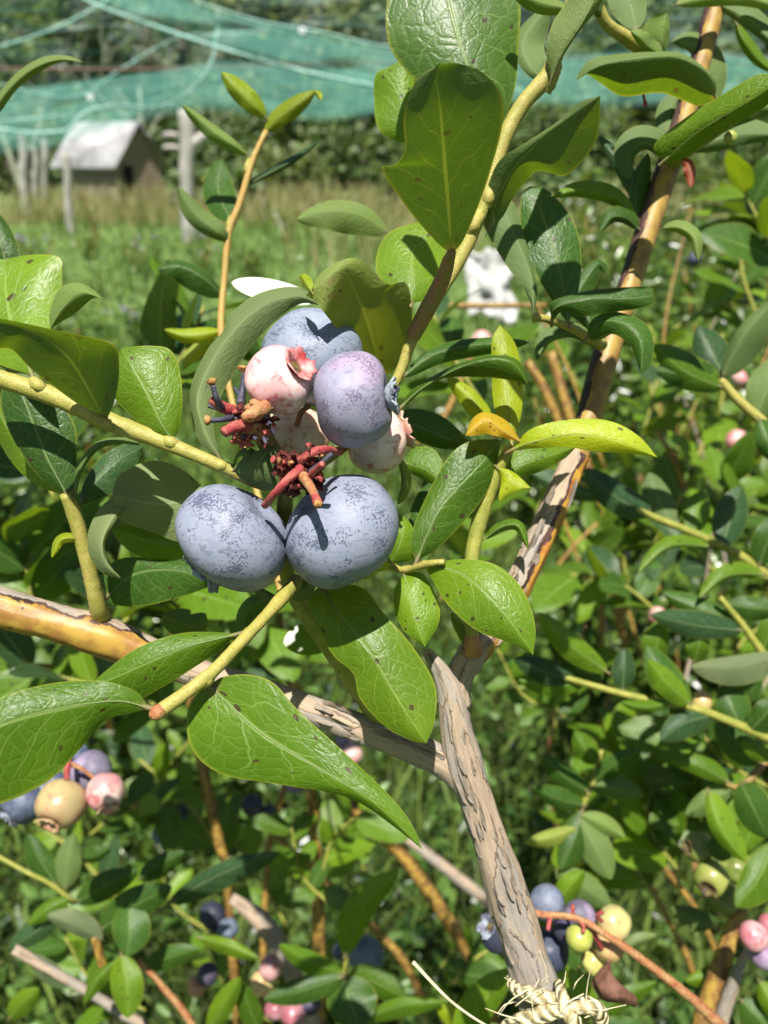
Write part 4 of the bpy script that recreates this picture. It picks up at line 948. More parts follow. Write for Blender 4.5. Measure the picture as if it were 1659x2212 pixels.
leaf(tw_h, [(1290, 735, 182), (1320, 712, 178), (1350, 725, 176), (1362, 752, 175)], 12, 10, 1, 1, 'l', 1)
leaf(sh_c, [(1190, 172, 157), (1215, 115, 155), (1260, 45, 153), (1310, -60, 152)], [(1181, 120), (1190, 60), (1222, 5), (1260, -60)], [(1205, 140), (1250, 70), (1300, 5)], 2, 2, (0.072, 0.130, 0.010), 1, n=32)
leaf(sh_c, [(1190, 170, 172), (1150, 150, 178), (1130, 90, 182), (1185, 10, 184)], 20, 46, 2, 2, 'd', 1)
leaf(sh_c, [(1232, 18, 160), (1180, 8, 158), (1140, -5, 156), (1100, -30, 155)], 26, 16, 2, 2, 'l', 1)
# --- leaves: top right
leaf(sh_e, [(1545, 215, 198), (1530, 160, 186), (1478, 128, 178), (1426, 121, 175), (1310, 138, 176), (1244, 175, 180)], [(1505, 228), (1429, 201), (1346, 208), (1295, 178), (1265, 160)], [(1543, 170), (1480, 118), (1400, 112), (1290, 124), (1256, 148)], 22, 6, 'm', 1, n=36)
leaf(sh_e, [(1432, 350, 178), (1500, 290, 172), (1580, 240, 166), (1690, 170, 160)], [(1413, 313), (1480, 255), (1560, 205), (1640, 160)], [(1470, 345), (1560, 285), (1660, 225)], 2, 3, 'l', 0, n=30)
leaf(sh_e, [(1478, 322, 206), (1520, 310, 206), (1600, 290, 205), (1690, 290, 204)], 38, 26, 2, 2, 'd', 1)
leaf(sh_e, [(1540, 290, 195), (1580, 250, 192), (1640, 230, 190), (1700, 235, 190)], 22, 28, 2, 2, 'm', 1)
leaf(sh_e, [(1470, 345, 200), (1488, 352, 198), (1494, 375, 198), (1492, 405, 198)], 10, 17, 1, 1, (0.25, 0.06, 0.04), 0, n=12)
leaf(sh_e, [(1405, 475, 208), (1365, 400, 210), (1330, 340, 212), (1291, 293, 214)], 18, 22, 2, 2, 'b', 0)
leaf(sh_e, [(1445, 350, 207), (1400, 310, 205), (1362, 330, 204), (1360, 390, 203)], 14, 40, 2, 3, 'd', 1)
leaf(sh_e, [(1385, 490, 206), (1372, 430, 206), (1380, 380, 206), (1400, 330, 208)], 14, 30, 2, 2, 'd', 0)
leaf(cane_u, [(1375, 470, 204), (1320, 420, 200), (1250, 408, 198), (1194, 425, 197)], 22, 20, 2, 2, 'l', 0)
leaf(cane_u, [(1380, 495, 202), (1350, 470, 199), (1320, 470, 198), (1297, 500, 197)], 14, 22, 2, 2, 'd', 0)
leaf(cane_u, [(1432, 492, 205), (1470, 492, 202), (1500, 515, 200), (1508, 562, 200)], 18, 14, 2, 2, 'l', 1)
leaf(cane_u, [(1455, 330, 212), (1445, 270, 214), (1450, 230, 216), (1475, 200, 218)], 30, 34, 2, 2, 'd', 1)
leaf(cane_u, [(1525, 235, 214), (1530, 150, 214), (1500, 100, 214), (1450, 90, 214)], 22, 40, 2, 2, 'm', 1)
leaf(sh_f, [(1428, 118, 199), (1430, 90, 197), (1432, 60, 196), (1440, 28, 196)], 44, 16, -3, 2, 'l', 1)
leaf(sh_f, [(1430, 118, 197), (1400, 100, 194), (1380, 80, 192), (1362, 66, 192)], 14, 24, 2, 2, 'l', 1)
leaf(sh_f, [(1375, 64, 200), (1365, 20, 204), (1350, -30, 206), (1330, -90, 208)], 46, 36, 2, 2, 'd', 1)
leaf(sh_f, [(1310, 45, 192), (1290, 20, 188), (1275, -20, 186), (1270, -70, 186)], 16, 26, 2, 2, 'm', 1)
leaf(sh_f, [(1460, 10, 206), (1520, -5, 204), (1600, -10, 204), (1700, 20, 206)], 30, 24, 2, 2, 'l', 1)
leaf(cane_u, [(1545, 5, 216), (1600, 30, 212), (1640, 60, 210), (1690, 110, 208)], 30, 20, 2, 2, 'd', 1)
leaf(cane_u, [(1590, 50, 220), (1610, 90, 220), (1640, 130, 222), (1680, 160, 224)], 16, 16, 2, 2, 'l', 0)
tube('fruitlet_stalk', [(1390, 205, 190, 6), (1392, 215, 190, 6), (1395, 226, 190, 9), (1398, 228, 190, 5)], 'redstalk', bush, k=8)
# shading leaves of the same bush, above the picture
for (b_, t_, wd) in (((1240, -200, 128), (1420, -150, 132), 70), ((1330, -260, 120), (1560, -300, 118), 75),
                     ((1480, -120, 150), (1650, -170, 148), 62), ((1180, -330, 110), (1330, -380, 104), 80), ((1500, -380, 116), (1700, -300, 120), 80), ((850, -120, 135), (960, -90, 128), 38)):
    lf(sh_c, b_, t_, wd, wd, 10, 3, 3, 'g', 1, n=16, k=4)
# --- leaves: right of the berries
leaf(tw_g, [(900, 1212, 168), (925, 1150, 168), (955, 1090, 169), (1035, 1005, 171), (1082, 948, 174)], [(888, 1185), (900, 1120), (960, 1000), (1010, 955)], [(945, 1185), (985, 1145), (1030, 1095), (1068, 1030)], 2, 3, 'm', 0, n=34)
leaf(sh_c, [(872, 1000, 176), (915, 1012, 174), (950, 1038, 172), (971, 1058, 171)], [(895, 968), (935, 970), (962, 1010)], [(885, 1020), (925, 1042), (955, 1056)], 2, 2, 'g', 0)
leaf(sh_c, [(850, 900, 180), (900, 920, 180), (960, 945, 180), (1012, 960, 181)], 42, 30, 2, 2, 'd', 0)
leaf(sh_c, [(862, 884, 168), (910, 840, 166), (980, 800, 164), (1055, 775, 163), (1110, 785, 163), (1142, 834, 164)], [(890, 842), (975, 792), (1058, 768), (1120, 778)], [(880, 872), (950, 820), (1040, 815), (1106, 822)], 3, 4, 'm', 0, n=34)
leaf(sh_c, [(868, 815, 178), (940, 765, 180), (1030, 745, 182), (1146, 738, 184)], 16, 26, 2, 2, 'd', 0)
leaf(sh_d, [(1106, 965, 172), (1097, 880, 175), (1090, 780, 178), (1080, 702, 181)], [(1068, 880), (1062, 780), (1064, 730)], [(1128, 880), (1126, 800), (1112, 740)], 2, 2, 'y', 0, n=28)
leaf(sh_d, [(1075, 930, 180), (1040, 890, 182), (1005, 850, 184), (965, 812, 186)], 24, 20, 2, 2, 'y', 0)
leaf(sh_d, [(1126, 955, 168), (1085, 930, 166), (1050, 908, 166), (1006, 940, 166)], [(1085, 945), (1050, 938), (1020, 942)], [(1095, 910), (1050, 890), (1020, 905)], 1, 3, 'o', 0)
leaf(sh_d, [(1100, 975, 170), (1150, 955, 166), (1245, 938, 163), (1340, 955, 162), (1420, 988, 162)], [(1150, 925), (1240, 905), (1320, 910), (1380, 942)], [(1160, 968), (1225, 966), (1290, 976), (1360, 980)], 1.5, 1.5, 'y', 0, n=32)
leaf(sh_d, [(1085, 1035, 176), (1130, 1005, 176), (1185, 985, 177), (1245, 965, 180)], [(1095, 985), (1150, 962), (1205, 958)], [(1110, 1034), (1170, 1018), (1220, 990)], 2, 2, 'l', 0)
leaf(sh_d, [(1075, 1010, 172), (1100, 1030, 170), (1125, 1052, 169), (1147, 1054, 169)], [(1090, 1012), (1110, 1020), (1135, 1042)], [(1082, 1040), (1078, 1082), (1110, 1064)], 1, 1, 'y', 0)
leaf(sh_d, [(1045, 1165, 176), (1085, 1138, 174), (1120, 1138, 173), (1141, 1185, 172)], 13, 11, 2, 2, 'g', 0)
leaf(tw_g, [(842, 1218, 170), (862, 1180, 168), (870, 1140, 168), (855, 1105, 170)], [(830, 1190), (835, 1140)], [(892, 1208), (902, 1170), (885, 1128)], 2, 2, 'l', 0)
leaf(tw_g, [(848, 1226, 168), (828, 1224, 166), (808, 1232, 165), (790, 1252, 165)], 9, 13, 1, 1, 'y', 0)
leaf(tw_g, [(872, 1240, 166), (885, 1275, 163), (895, 1330, 161), (918, 1398, 160)], [(915, 1240), (946, 1300), (948, 1345)], [(851, 1275), (853, 1320), (875, 1365)], 2, 2, 'l', 0, n=28)
leaf(tw_g, [(916, 1219, 162), (990, 1236, 157), (1050, 1280, 153), (1105, 1345, 151), (1152, 1415, 151)], [(1000, 1208), (1075, 1222), (1130, 1275), (1156, 1350)], [(935, 1255), (970, 1310), (1030, 1362), (1100, 1388)], 2, 2, 'l', 0, n=36, k=8)
leaf(tw_g, [(940, 1220, 164), (970, 1250, 164), (995, 1280, 165), (1000, 1310, 166)], 18, 22, 2, 2, 'd', 0)
leaf(sh_d, [(1015, 1400, 172), (1000, 1365, 174), (985, 1340, 175), (975, 1322, 176)], 14, 10, 2, 2, 'l', 0)
leaf(sh_d, [(905, 1190, 182), (920, 1120, 184), (940, 1060, 186), (930, 1000, 188)], 38, 30, 2, 2, 'd', 0)
leaf(sh_c, [(858, 1090, 172), (872, 1050, 170), (868, 1010, 170), (850, 985, 171)], 6, 16, 1, 4, 'l', 1)
# --- leaves: below the berries
leaf(sh_b, [(694, 1262, 166), (735, 1330, 161), (800, 1410, 157), (862, 1515, 155), (921, 1606, 154)], [(780, 1268), (832, 1328), (890, 1395), (940, 1480), (938, 1560)], [(667, 1295), (682, 1352), (722, 1418), (763, 1455), (778, 1510), (832, 1570), (890, 1600)], 3, 3, 'l', 0, n=40, k=8)
leaf(tw_f, [(452, 1480, 138), (500, 1525, 136), (575, 1590, 133), (700, 1665, 130), (810, 1735, 128), (912, 1835, 127)], [(482, 1462), (540, 1457), (592, 1476), (645, 1535), (760, 1640), (852, 1730), (895, 1790)], [(425, 1500), (404, 1545), (415, 1620), (478, 1672), (600, 1694), (750, 1722), (850, 1785)], 1.5, 2.5, (0.080, 0.165, 0.007), 0, n=46, k=9)
leaf(tw_f, [(326, 1530, 131), (250, 1514, 129), (120, 1532, 126), (0, 1566, 123), (-140, 1640, 121)], [(230, 1556), (170, 1622), (100, 1690), (-10, 1738), (-100, 1720)], [(290, 1492), (210, 1470), (100, 1478), (0, 1508), (-90, 1560)], 2, 2, (0.076, 0.158, 0.007), 0, n=44, k=9)
leaf(tw_f, [(512, 1370, 150), (450, 1385, 149), (390, 1402, 148), (300, 1440, 147), (190, 1490, 147)], [(480, 1400), (430, 1435), (350, 1485), (270, 1520)], [(470, 1366), (390, 1368), (300, 1398), (225, 1452)], 3, 2, 'g', 0, n=34)
leaf(tw_f, [(604, 1292, 153), (585, 1290, 152), (565, 1280, 152), (545, 1262, 152)], 14, 10, 1, 1, 'm', 1)
leaf(sh_b, [(628, 1290, 164), (650, 1285, 161), (668, 1262, 160), (672, 1225, 161)], 18, 16, 1, 1, 'm', 1)
leaf(sh_b, [(610, 1300, 172), (560, 1300, 174), (530, 1330, 176), (520, 1390, 178)], 24, 20, 2, 2, 'd', 0)
leaf(cane_l, [(350, 1330, 190), (385, 1345, 190), (420, 1350, 192), (445, 1325, 194)], 34, 30, 2, 2, 'm', 1)
# --- upper left, behind
leaf(bush_back := sh_s, [(-60, 310, 200), (0, 215, 196), (60, 155, 192), (120, 130, 190), (181, 134, 188)], [(-20, 230), (30, 163), (90, 124), (143, 120)], [(0, 243), (40, 190), (100, 147), (145, 132)], 3, 2, (0.085, 0.15, 0.01), 1, n=30)
leaf(sh_s, [(10, 640, 190), (14, 580, 190), (0, 520, 190), (-30, 440, 192)], 40, 34, 2, 2, 'd', 0)
leaf(sh_s, [(574, 255, 229), (550, 230, 226), (515, 195, 224), (478, 155, 223)], 22, 24, 2, 2, (0.19, 0.26, 0.012), 0, mt='leaf')
leaf(sh_s, [(572, 286, 230), (600, 255, 228), (640, 225, 226), (682, 195, 225)], 20, 24, 2, 2, (0.17, 0.22, 0.010), 0)
leaf(sh_s, [(682, 195, 225), (688, 205, 225), (692, 212, 225), (694, 216, 225)], 8, 6, 1, 1, 'y', 0, n=8)
leaf(sh_s, [(536, 336, 230), (500, 310, 226), (445, 270, 224), (394, 226, 222)], 20, 12, 2, 2, 'l', 1)
leaf(sh_s, [(498, 520, 230), (470, 500, 226), (420, 460, 224), (384, 404, 223)], 24, 22, 2, 2, 'm', 1)
leaf(sh_s, [(528, 402, 230), (580, 375, 234), (635, 345, 238), (692, 302, 242)], 10, 8, 3, 2, 'b', 0)
leaf(sh_s, [(505, 480, 236), (480, 440, 240), (470, 400, 244), (478, 345, 248)], 34, 36, 2, 2, 'd', 0)
leaf(sh_s, [(838, 502, 205), (780, 465, 202), (710, 455, 200), (640, 474, 200)], 48, 24, 2, 2, 'l', 1)
leaf(sh_s, [(482, 640, 232), (440, 600, 228), (390, 575, 226), (338, 580, 224)], 40, 14, 2, 3, 'd', 0)
leaf(sh_s, [(478, 715, 228), (450, 720, 226), (400, 725, 225), (355, 712, 224)], 18, 16, 2, 2, 'y', 0)
leaf(sh_s, [(470, 735, 228), (440, 745, 230), (410, 770, 232), (392, 800, 234)], 18, 14, 2, 2, 'y', 1)
lf(sh_s, (480, 720, 228), (560, 780, 235), 30, 30, 8, 2, 2, 'd')
# two glossy leaves tilted so that they mirror the sun
def mirror_leaf(par, x0, y0, x1, y1, d, wd, **k):
    c0 = P((x0 + x1) / 2, (y0 + y1) / 2, d)
    nrm = (SUN + (CAM - c0).normalized()).normalized()
    def on(x, y):
        r = P(x, y, 100) - CAM
        return r.dot(FWD) * (c0 - CAM).dot(nrm) / r.dot(nrm) * 1000
    mid = [(x0 + (x1 - x0) * t, y0 + (y1 - y0) * t, on(x0 + (x1 - x0) * t, y0 + (y1 - y0) * t)) for t in (0, .33, .66, 1)]
    dx, dy = x1 - x0, y1 - y0; l = math.hypot(dx, dy); px, py = dy / l * wd, -dx / l * wd
    xm, ym = (x0 + x1) / 2, (y0 + y1) / 2; dm = on(xm, ym)
    return leaf(par, mid, wd, wd, on(xm + px, ym + py) - dm, on(xm - px, ym - py) - dm, k.pop('c', 'l'), 0, rip=0.0, cup=1.0, mt='far', **k)
mirror_leaf(sh_s, 500, 610, 690, 650, 205, 24)
mirror_leaf(sh_b, 612, 1388, 745, 1368, 205, 36)

# --- dry fruit stalks
fs = tube('fruit_stalk', [(548, 905, 149, 32.8), (520, 895, 146, 29.5), (480, 878, 143, 24.6), (455, 862, 142, 21.3)], 'redstalk', bush, lump=0.12)
def peg(par, pts, tip):
    pts = [(a_, b_, c_, e_ * 0.9) for a_, b_, c_, e_ in pts]
    o = tube('peg', pts, 'darkstalk', par, k=10, lump=0.06)
    x, y, d = tip
    dx, dy = pts[-1][0] - pts[-2][0], pts[-1][1] - pts[-2][1]; l = math.hypot(dx, dy)
    tube('peg_end', [(x - dx / l * 5, y - dy / l * 5, d, 13), (x, y, d, 21), (x + dx / l * 5, y + dy / l * 5, d, 22), (x + dx / l * 8, y + dy / l * 8, d, 12)], 'scar', par, k=10, lump=0.14)
peg(fs, [(478, 880, 142, 19), (468, 860, 140, 14), (459, 832, 139, 13)], (458, 826, 139))
peg(fs, [(520, 872, 150, 24), (524, 840, 150, 15), (527, 806, 150, 14)], (524, 798, 150))
peg(fs, [(498, 903, 142, 17), (475, 907, 140, 13), (456, 908, 139, 13)], (450, 908, 139))
tube('peg', [(485, 886, 146, 13.1), (465, 880, 146, 11.5), (450, 876, 146, 9.8)], 'darkstalk', fs, k=8)
tube('peg', [(524, 860, 152, 14.8), (512, 845, 152, 9.8), (508, 838, 152, 11.5)], 'darkstalk', fs, k=8)
tube('peg', [(545, 915, 143, 29.5), (510, 922, 140, 27.9), (484, 934, 138, 23.0)], 'redstalk', fs, lump=0.10)
tube('peg', [(575, 880, 143, 36.1), (545, 895, 140, 34.4), (525, 905, 139, 16.4)], 'brownstalk', fs, lump=0.14)
def crumple(name, x, y, d, sx, sy, mt, par, seed, amp=0.75, n=20):
    c0 = P(x, y, d); vs, fs_ = [], []
    for i in range(n + 1):
        for j in range(n):
            th, ph = math.pi * i / n, 2 * math.pi * j / n
            v = Vector((math.sin(th) * math.cos(ph), math.sin(th) * math.sin(ph), math.cos(th)))
            q = 1 + amp * noise.noise(v * 2.3 + Vector((seed, 0, seed))) * 1.8 + 0.45 * noise.noise(v * 6 + Vector((0, seed, 0)))
            q = max(q, 0.25)
            vs.append(c0 + RGT * (v.x * q * sx * d / F * 1e-3) - UPV * (v.y * q * sy * d / F * 1e-3) + FWD * (v.z * q * min(sx, sy) * d / F * 1e-3))
    for i in range(n):
        for j in range(n):
            fs_.append([i * n + j, (i + 1) * n + j, (i + 1) * n + (j + 1) % n, i * n + (j + 1) % n])
    return obj(name, vs, fs_, M[mt], par)
crumple('bract', 540, 925, 143, 24, 18, 'brownstalk', fs, 1.3)
crumple('bract', 525, 948, 144, 18, 14, 'redstalk', fs, 4.1)
crumple('bract', 570, 905, 146, 16, 24, 'debris', fs, 2.2)
crumple('bract', 560, 885, 144, 20, 15, 'brownstalk', fs, 6.4)
def flakes(par, x, y, d, rad, n, seed, mt):
    r_ = random.Random(seed)
    for q in range(n):
        a_, e_ = r_.uniform(0, 6.28), r_.uniform(0.3, 1) * rad
        cx, cy = x + math.cos(a_) * e_, y + math.sin(a_) * e_; b_ = a_ + r_.uniform(-0.9, 0.9); l_ = r_.uniform(12, 24)
        leaf(par, [(cx, cy, d - r_.uniform(0, 4)), (cx + math.cos(b_) * l_ * .5, cy + math.sin(b_) * l_ * .5, d - r_.uniform(1, 5)), (cx + math.cos(b_ + .5) * l_, cy + math.sin(b_ + .5) * l_, d - r_.uniform(0, 5))],
             r_.uniform(4, 8), r_.uniform(4, 8), r_.uniform(-1.5, 1.5), r_.uniform(-1.5, 1.5), 'g', 0, n=6, k=2, mt=r_.choice(mt), name='scale')
flakes(fs, 545, 915, 145, 40, 30, 5, ('debris', 'brownstalk', 'darkstalk', 'redstalk'))
fc = tube('fruit_stalk', [(618, 1040, 152, 36.1), (640, 1015, 146, 37.7), (655, 1000, 144, 32.8)], 'debris', bush, lump=0.2)
for i_, (x, y, d, a, b) in enumerate([(612, 985, 145, 11, 10), (640, 1005, 143, 22, 18), (674, 1012, 143, 18, 17), (612, 1010, 144, 15, 9), (690, 1040, 143, 10, 16), (650, 1040, 144, 22, 13), (630, 1060, 146, 18, 10), (668, 990, 143, 15, 11)]):
    crumple('bract', x, y, d, a, b, 'debris', fc, 1.7 * i_)
flakes(fc, 648, 1012, 144, 50, 44, 9, ('debris', 'debris', 'redstalk', 'brownstalk'))
tube('peg', [(650, 1012, 141, 23.0), (618, 1040, 138, 19.7), (592, 1068, 139, 17.2), (572, 1092, 143, 16.4)], 'redstalk', fc)
tube('peg', [(655, 1030, 140, 24.6), (672, 1055, 136, 19.7), (682, 1076, 134, 18.0)], 'brownstalk', fc, lump=0.08)
tube('peg', [(680, 1070, 134.3, 18.0), (685, 1084, 133.6, 21.3), (687, 1088, 133, 22.1), (688, 1089, 132.6, 16.4)], 'redstalk', fc)
tube('peg_end', [(686.5, 1088, 132.6, 18), (687.5, 1089, 132.2, 18), (688, 1089.5, 132, 12)], 'scar', fc, k=12, lump=0.1)
tube('peg', [(645, 1000, 143, 21.3), (672, 980, 141, 21.3), (700, 972, 142, 19.7), (735, 976, 148, 16.4)], 'redstalk', fc, lump=0.08)
tube('peg', [(672, 1020, 141, 16.4), (694, 1000, 139, 10.7), (718, 980, 139, 10.7)], 'darkstalk', fc, k=10)
tube('peg', [(668, 1030, 139, 14.8), (683, 1014, 136, 13.1), (697, 1002, 134, 13.1)], 'redstalk', fc, k=10, lump=0.1)
tube('peg', [(640, 920, 152, 13.1), (652, 890, 153, 12.3), (668, 878, 154, 9.8)], 'brownstalk', fc, k=10)

# ------------------------------------------------------------------ the front cluster of berries
GF = 'berries of the front cluster'
berry(506, 1161, 151, 127, (-0.66, 0.70, 0.20), 'ripe dusty blue blueberry at lower left of front cluster, flower end down left', GF, 'blue', (0.178, 0.200, 0.272), 0.77, True, 1, cs=0.80, cflare=0.05, n=60, lumps=0.035, sup=0.93)
berry(738, 1147, 151, 131, (0.62, 0.66, 0.42), 'ripe dusty blue blueberry at lower right of front cluster under the cut stalk', GF, 'blue', (0.178, 0.200, 0.272), 0.80, False, 2.3, n=60, dim=0.20, lumps=0.035, sup=0.93)
berry(675, 772, 166, 108, (-0.1, 0.65, 0.75), 'ripe blue blueberry at top of front cluster, half hidden by pink berry', GF, 'blue', (0.168, 0.198, 0.262), 0.92, False, 3.7, n=56)
berry(765, 866, 147, 104, (0.97, -0.10, -0.12), 'pale violet blue blueberry in front cluster with crown facing right', GF, 'mauve', (0.205, 0.203, 0.29), 0.83, True, 4.2, sx=1.0, cs=0.75, n=56, cflare=0.03, lumps=0.03)
berry(603, 822, 148, 74, (0.72, -0.42, -0.55), 'unripe pale pink blueberry with ragged red crown beside the violet berry', GF, 'pink', (1, 1, 1), 0.92, True, 5.1, cs=1.0, calm='calred', n=50)
berry(640, 945, 165, 72, (0.2, -0.6, 0.75), 'unripe pinkish green blueberry half hidden behind the pale violet berry', GF, 'pink', (0.90, 1.0, 0.75), 0.92, False, 6.6, n=44)
berry(812, 950, 163, 74, (0.88, -0.30, 0.1), 'unripe cream pink blueberry under the violet berry, pointed crown at its right', GF, 'pink', (0.95, 1.02, 0.92), 0.92, True, 7.3, cs=1.0, n=50)

# ------------------------------------------------------------------ neighbouring bushes, leaf by leaf where they stand near
def make_proto(q, und=False):
    rr = random.Random(q); n, k = 12, 4
    vs, fs, uv = [], [], []
    wd = rr.uniform(0.21, 0.27); bend = rr.uniform(0.05, 0.35); fold = rr.uniform(-0.05, 0.30); tw = rr.uniform(-0.6, 0.6)
    for i in range(n + 1):
        t = i / n; w_ = wd * float(prof(np.array([min(max(t, 1e-6), 1 - 1e-6)]))[0]) * (0 if i in (0, n) else 1)
        for j in range(-k, k + 1):
            s = j / k; y = w_ * s; z = fold * abs(y) - bend * t * t * 0.6 + 0.02 * math.sin(9 * t + 3 * s) * abs(s)
            a = tw * t * 0.8
            vs.append((t * (1 - 0.12 * bend * t), y * math.cos(a) - z * 0 * math.sin(a), z + y * math.sin(a)))
    for i in range(n):
        for j in range(2 * k):
            q_ = [(i, j), (i + 1, j), (i + 1, j + 1), (i, j + 1)]
            fs.append([a_ * (2 * k + 1) + b_ for a_, b_ in q_]); uv += [(b_ / (2 * k), a_ / n) for a_, b_ in q_]
    me = bpy.data.meshes.new('leaf'); me.from_pydata(vs, [], fs)
    l = me.uv_layers.new(name='UVMap'); l.data.foreach_set('uv', np.asarray(uv, dtype=np.float32).ravel())
    me.polygons.foreach_set('use_smooth', [True] * len(fs)); me.materials.append(M['leaf']); me.update()
    return me
PROTO = [make_proto(q) for q in range(8)]
def wleaf(par, base, d, up, ln, c='g', rr=random):
    d = Vector(d).normalized(); y = Vector(up).cross(d)
    if y.length < 1e-4: y = Vector((1, 0, 0))
    y.normalize(); z = d.cross(y)
    o = bpy.data.objects.new('leaf', rr.choice(PROTO)); col.objects.link(o); o.parent = par
    o.matrix_local = Matrix.Translation(Vector(base) - WL[par.name]) @ Matrix((d, y, z)).transposed().to_4x4() @ Matrix.Scale(ln, 4)
    v = rr.uniform(0.8, 1.2); cc = TINT[c]; o.color = (cc[0] * v, cc[1] * v, cc[2] * v, 1)
    return o

def leafy(par, pts, n, ln, mt='yellow', cs='ggld', seed=0, t0=0.15, upw=0.8, stem=True, world=False, name='shoot', wig=0.5):
    """a shoot with its own leaves; pts as for tube"""
    rr = random.Random(seed)
    tb_ = tube(name, pts, mt, par, k=8, world=world)
    ctl = pts if world else [(*P(x, y, d), wd * d * 1e-3 / F / 2) for x, y, d, wd in pts]
    c = cr3(ctl, 40); p = c[:, :3]
    for q in range(n):
        t = t0 + (1 - t0) * (q + rr.random() * 0.5) / n
        i = min(int(t * 40), 39); v = Vector(p[i]); tv = (Vector(p[i + 1]) - v).normalized()
        a = q * 2.4 + rr.uniform(-0.4, 0.4)
        s1 = tv.cross(Vector((0.1, 0.2, 1))).normalized(); s2 = tv.cross(s1)
        d = (s1 * math.cos(a) + s2 * math.sin(a)) * 0.9 + tv * rr.uniform(0.2, 0.9) + Vector((0, 0, rr.uniform(-0.1, 0.35)))
        up = Vector((rr.uniform(-wig, wig), rr.uniform(-wig, wig) - 0.25, upw))
        wleaf(tb_, v, d, up, ln * 1e-3 * rr.uniform(0.65, 1.15), rr.choice(cs), rr)
    return tb_

def gbase(x, y, d, dy=0.1):
    q = P(x, y, d); return (q.x, q.y + dy, 0)

# bush at the right, 25 to 35 cm away
bR = thing('blueberry_bush', 'blueberry bush at the right with slightly blurred yellowish shoots and pink berries', 'bush', gbase(1560, 1900, 420))
a1 = tube('shoot', [(1200, 1022, 300, 14), (1300, 1062, 300, 15), (1400, 1112, 302, 16), (1530, 1165, 304, 17), (1620, 1215, 306, 20), (1760, 1330, 310, 22)], 'green', bR, k=10)
for b_, t_, wl, wr, bow, c, u in [((1318, 1075, 300), (1140, 1018, 300), 20, 36, 10, 'b', 0), ((1408, 1112, 302), (1262, 1012, 296), 34, 34, 12, 'b', 0), ((1455, 1135, 303), (1402, 1020, 310), 34, 30, 6, 'd', 1),
                                  ((1535, 1180, 300), (1378, 1238, 292), 6, 22, -30, 'l', 0), ((1560, 1180, 304), (1600, 1050, 312), 40, 36, 0, 'b', 0), ((1650, 1240, 298), (1510, 1292, 290), 8, 26, -24, 'l', 0),
                                  ((1655, 1250, 306), (1545, 1240, 300), 14, 20, -12, 'l', 0), ((1500, 1150, 305), (1520, 1060, 312), 30, 30, 5, 'g', 0), ((1640, 1220, 304), (1690, 1110, 300), 34, 34, 5, 'd', 0)]:
    lf(a1, b_, t_, wl, wr, bow, 2, 3, c, u)
a2 = tube('shoot', [(1700, 960, 262, 26), (1640, 905, 262, 22), (1590, 860, 262, 20), (1555, 818, 262, 18)], 'yellow', bR, k=10)
for b_, t_, wl, wr, bow, c, u in [((1562, 838, 262), (1412, 745, 256), 32, 40, 12, 'g', 0), ((1562, 835, 262), (1415, 800, 258), 34, 40, -8, 'd', 0), ((1560, 812, 260), (1680, 640, 252), 18, 50, 12, 'd', 1),
                                  ((1565, 815, 266), (1508, 705, 272), 40, 40, 0, 'b', 0), ((1632, 900, 262), (1690, 770, 262), 46, 40, 0, 'm', 1), ((1640, 905, 258), (1680, 1000, 256), 30, 30, 0, 'd', 0)]:
    lf(a2, b_, t_, wl, wr, bow, 3, 3, c, u)
a3 = tube('shoot', [(1215, 1462, 280, 13), (1330, 1495, 280, 15), (1420, 1515, 280, 16), (1500, 1530, 280, 17), (1600, 1568, 281, 20), (1760, 1640, 284, 24)], 'green', bR, k=10)
for b_, t_, wl, wr, bow, c, u in [((1312, 1452, 278), (1162, 1322, 270), 30, 26, 8, 'l', 0), ((1300, 1478, 284), (1200, 1362, 284), 34, 34, 6, 'd', 0), ((1240, 1468, 280), (1110, 1422, 276), 26, 30, 6, 'b', 0), ((1262, 1478, 282), (1120, 1470, 280), 24, 26, 6, 'g', 0),
                                  ((1345, 1490, 280), (1350, 1400, 282), 26, 26, 0, 'b', 0), ((1490, 1522, 274), (1400, 1425, 270), 28, 24, 4, 'l', 0), ((1452, 1515, 278), (1340, 1518, 272), 12, 16, 12, 'g', 0), ((1488, 1535, 280), (1395, 1395, 288), 36, 36, 4, 'd', 0),
                                  ((1540, 1545, 280), (1425, 1600, 276), 34, 30, -12, 'b', 0), ((1600, 1570, 282), (1560, 1480, 288), 34, 40, 0, 'd', 0), ((1450, 1520, 282), (1520, 1600, 282), 26, 26, 0, 'd', 0), ((1620, 1580, 280), (1690, 1500, 276), 30, 40, 0, 'd', 0)]:
    lf(a3, b_, t_, wl, wr, bow, 2, 3, c, u)
a4 = tube('shoot', [(1555, 1290, 290, 12), (1600, 1345, 290, 15), (1640, 1400, 290, 17), (1700, 1480, 290, 20)], 'green', bR, k=10)
for b_, t_, wl, wr, bow, c, u in [((1605, 1362, 290), (1405, 1328, 282), 28, 32, 6, 'b', 0), ((1690, 1415, 284), (1492, 1440, 276), 42, 24, 12, (0.085, 0.115, 0.05), 1), ((1570, 1305, 290), (1680, 1320, 286), 24, 30, 0, 'd', 0), ((1645, 1405, 290), (1700, 1290, 288), 30, 34, 0, 'g', 0),
                                  ((1410, 1435, 292), (1430, 1338, 290), 32, 26, 0, 'g', 0), ((1500, 1430, 290), (1520, 1362, 288), 28, 24, 0, 'g', 0), ((1590, 1340, 292), (1430, 1280, 300), 24, 26, 4, 'd', 0), ((1640, 1420, 292), (1560, 1500, 290), 34, 30, 0, 'd', 0)]:
    lf(a4, b_, t_, wl, wr, bow, 2, 3, c, u)
a5 = tube('shoot', [(1700, 1600, 300, 16), (1640, 1660, 300, 16), (1600, 1700, 300, 14), (1560, 1690, 300, 10)], 'pinkstem', bR, k=10)
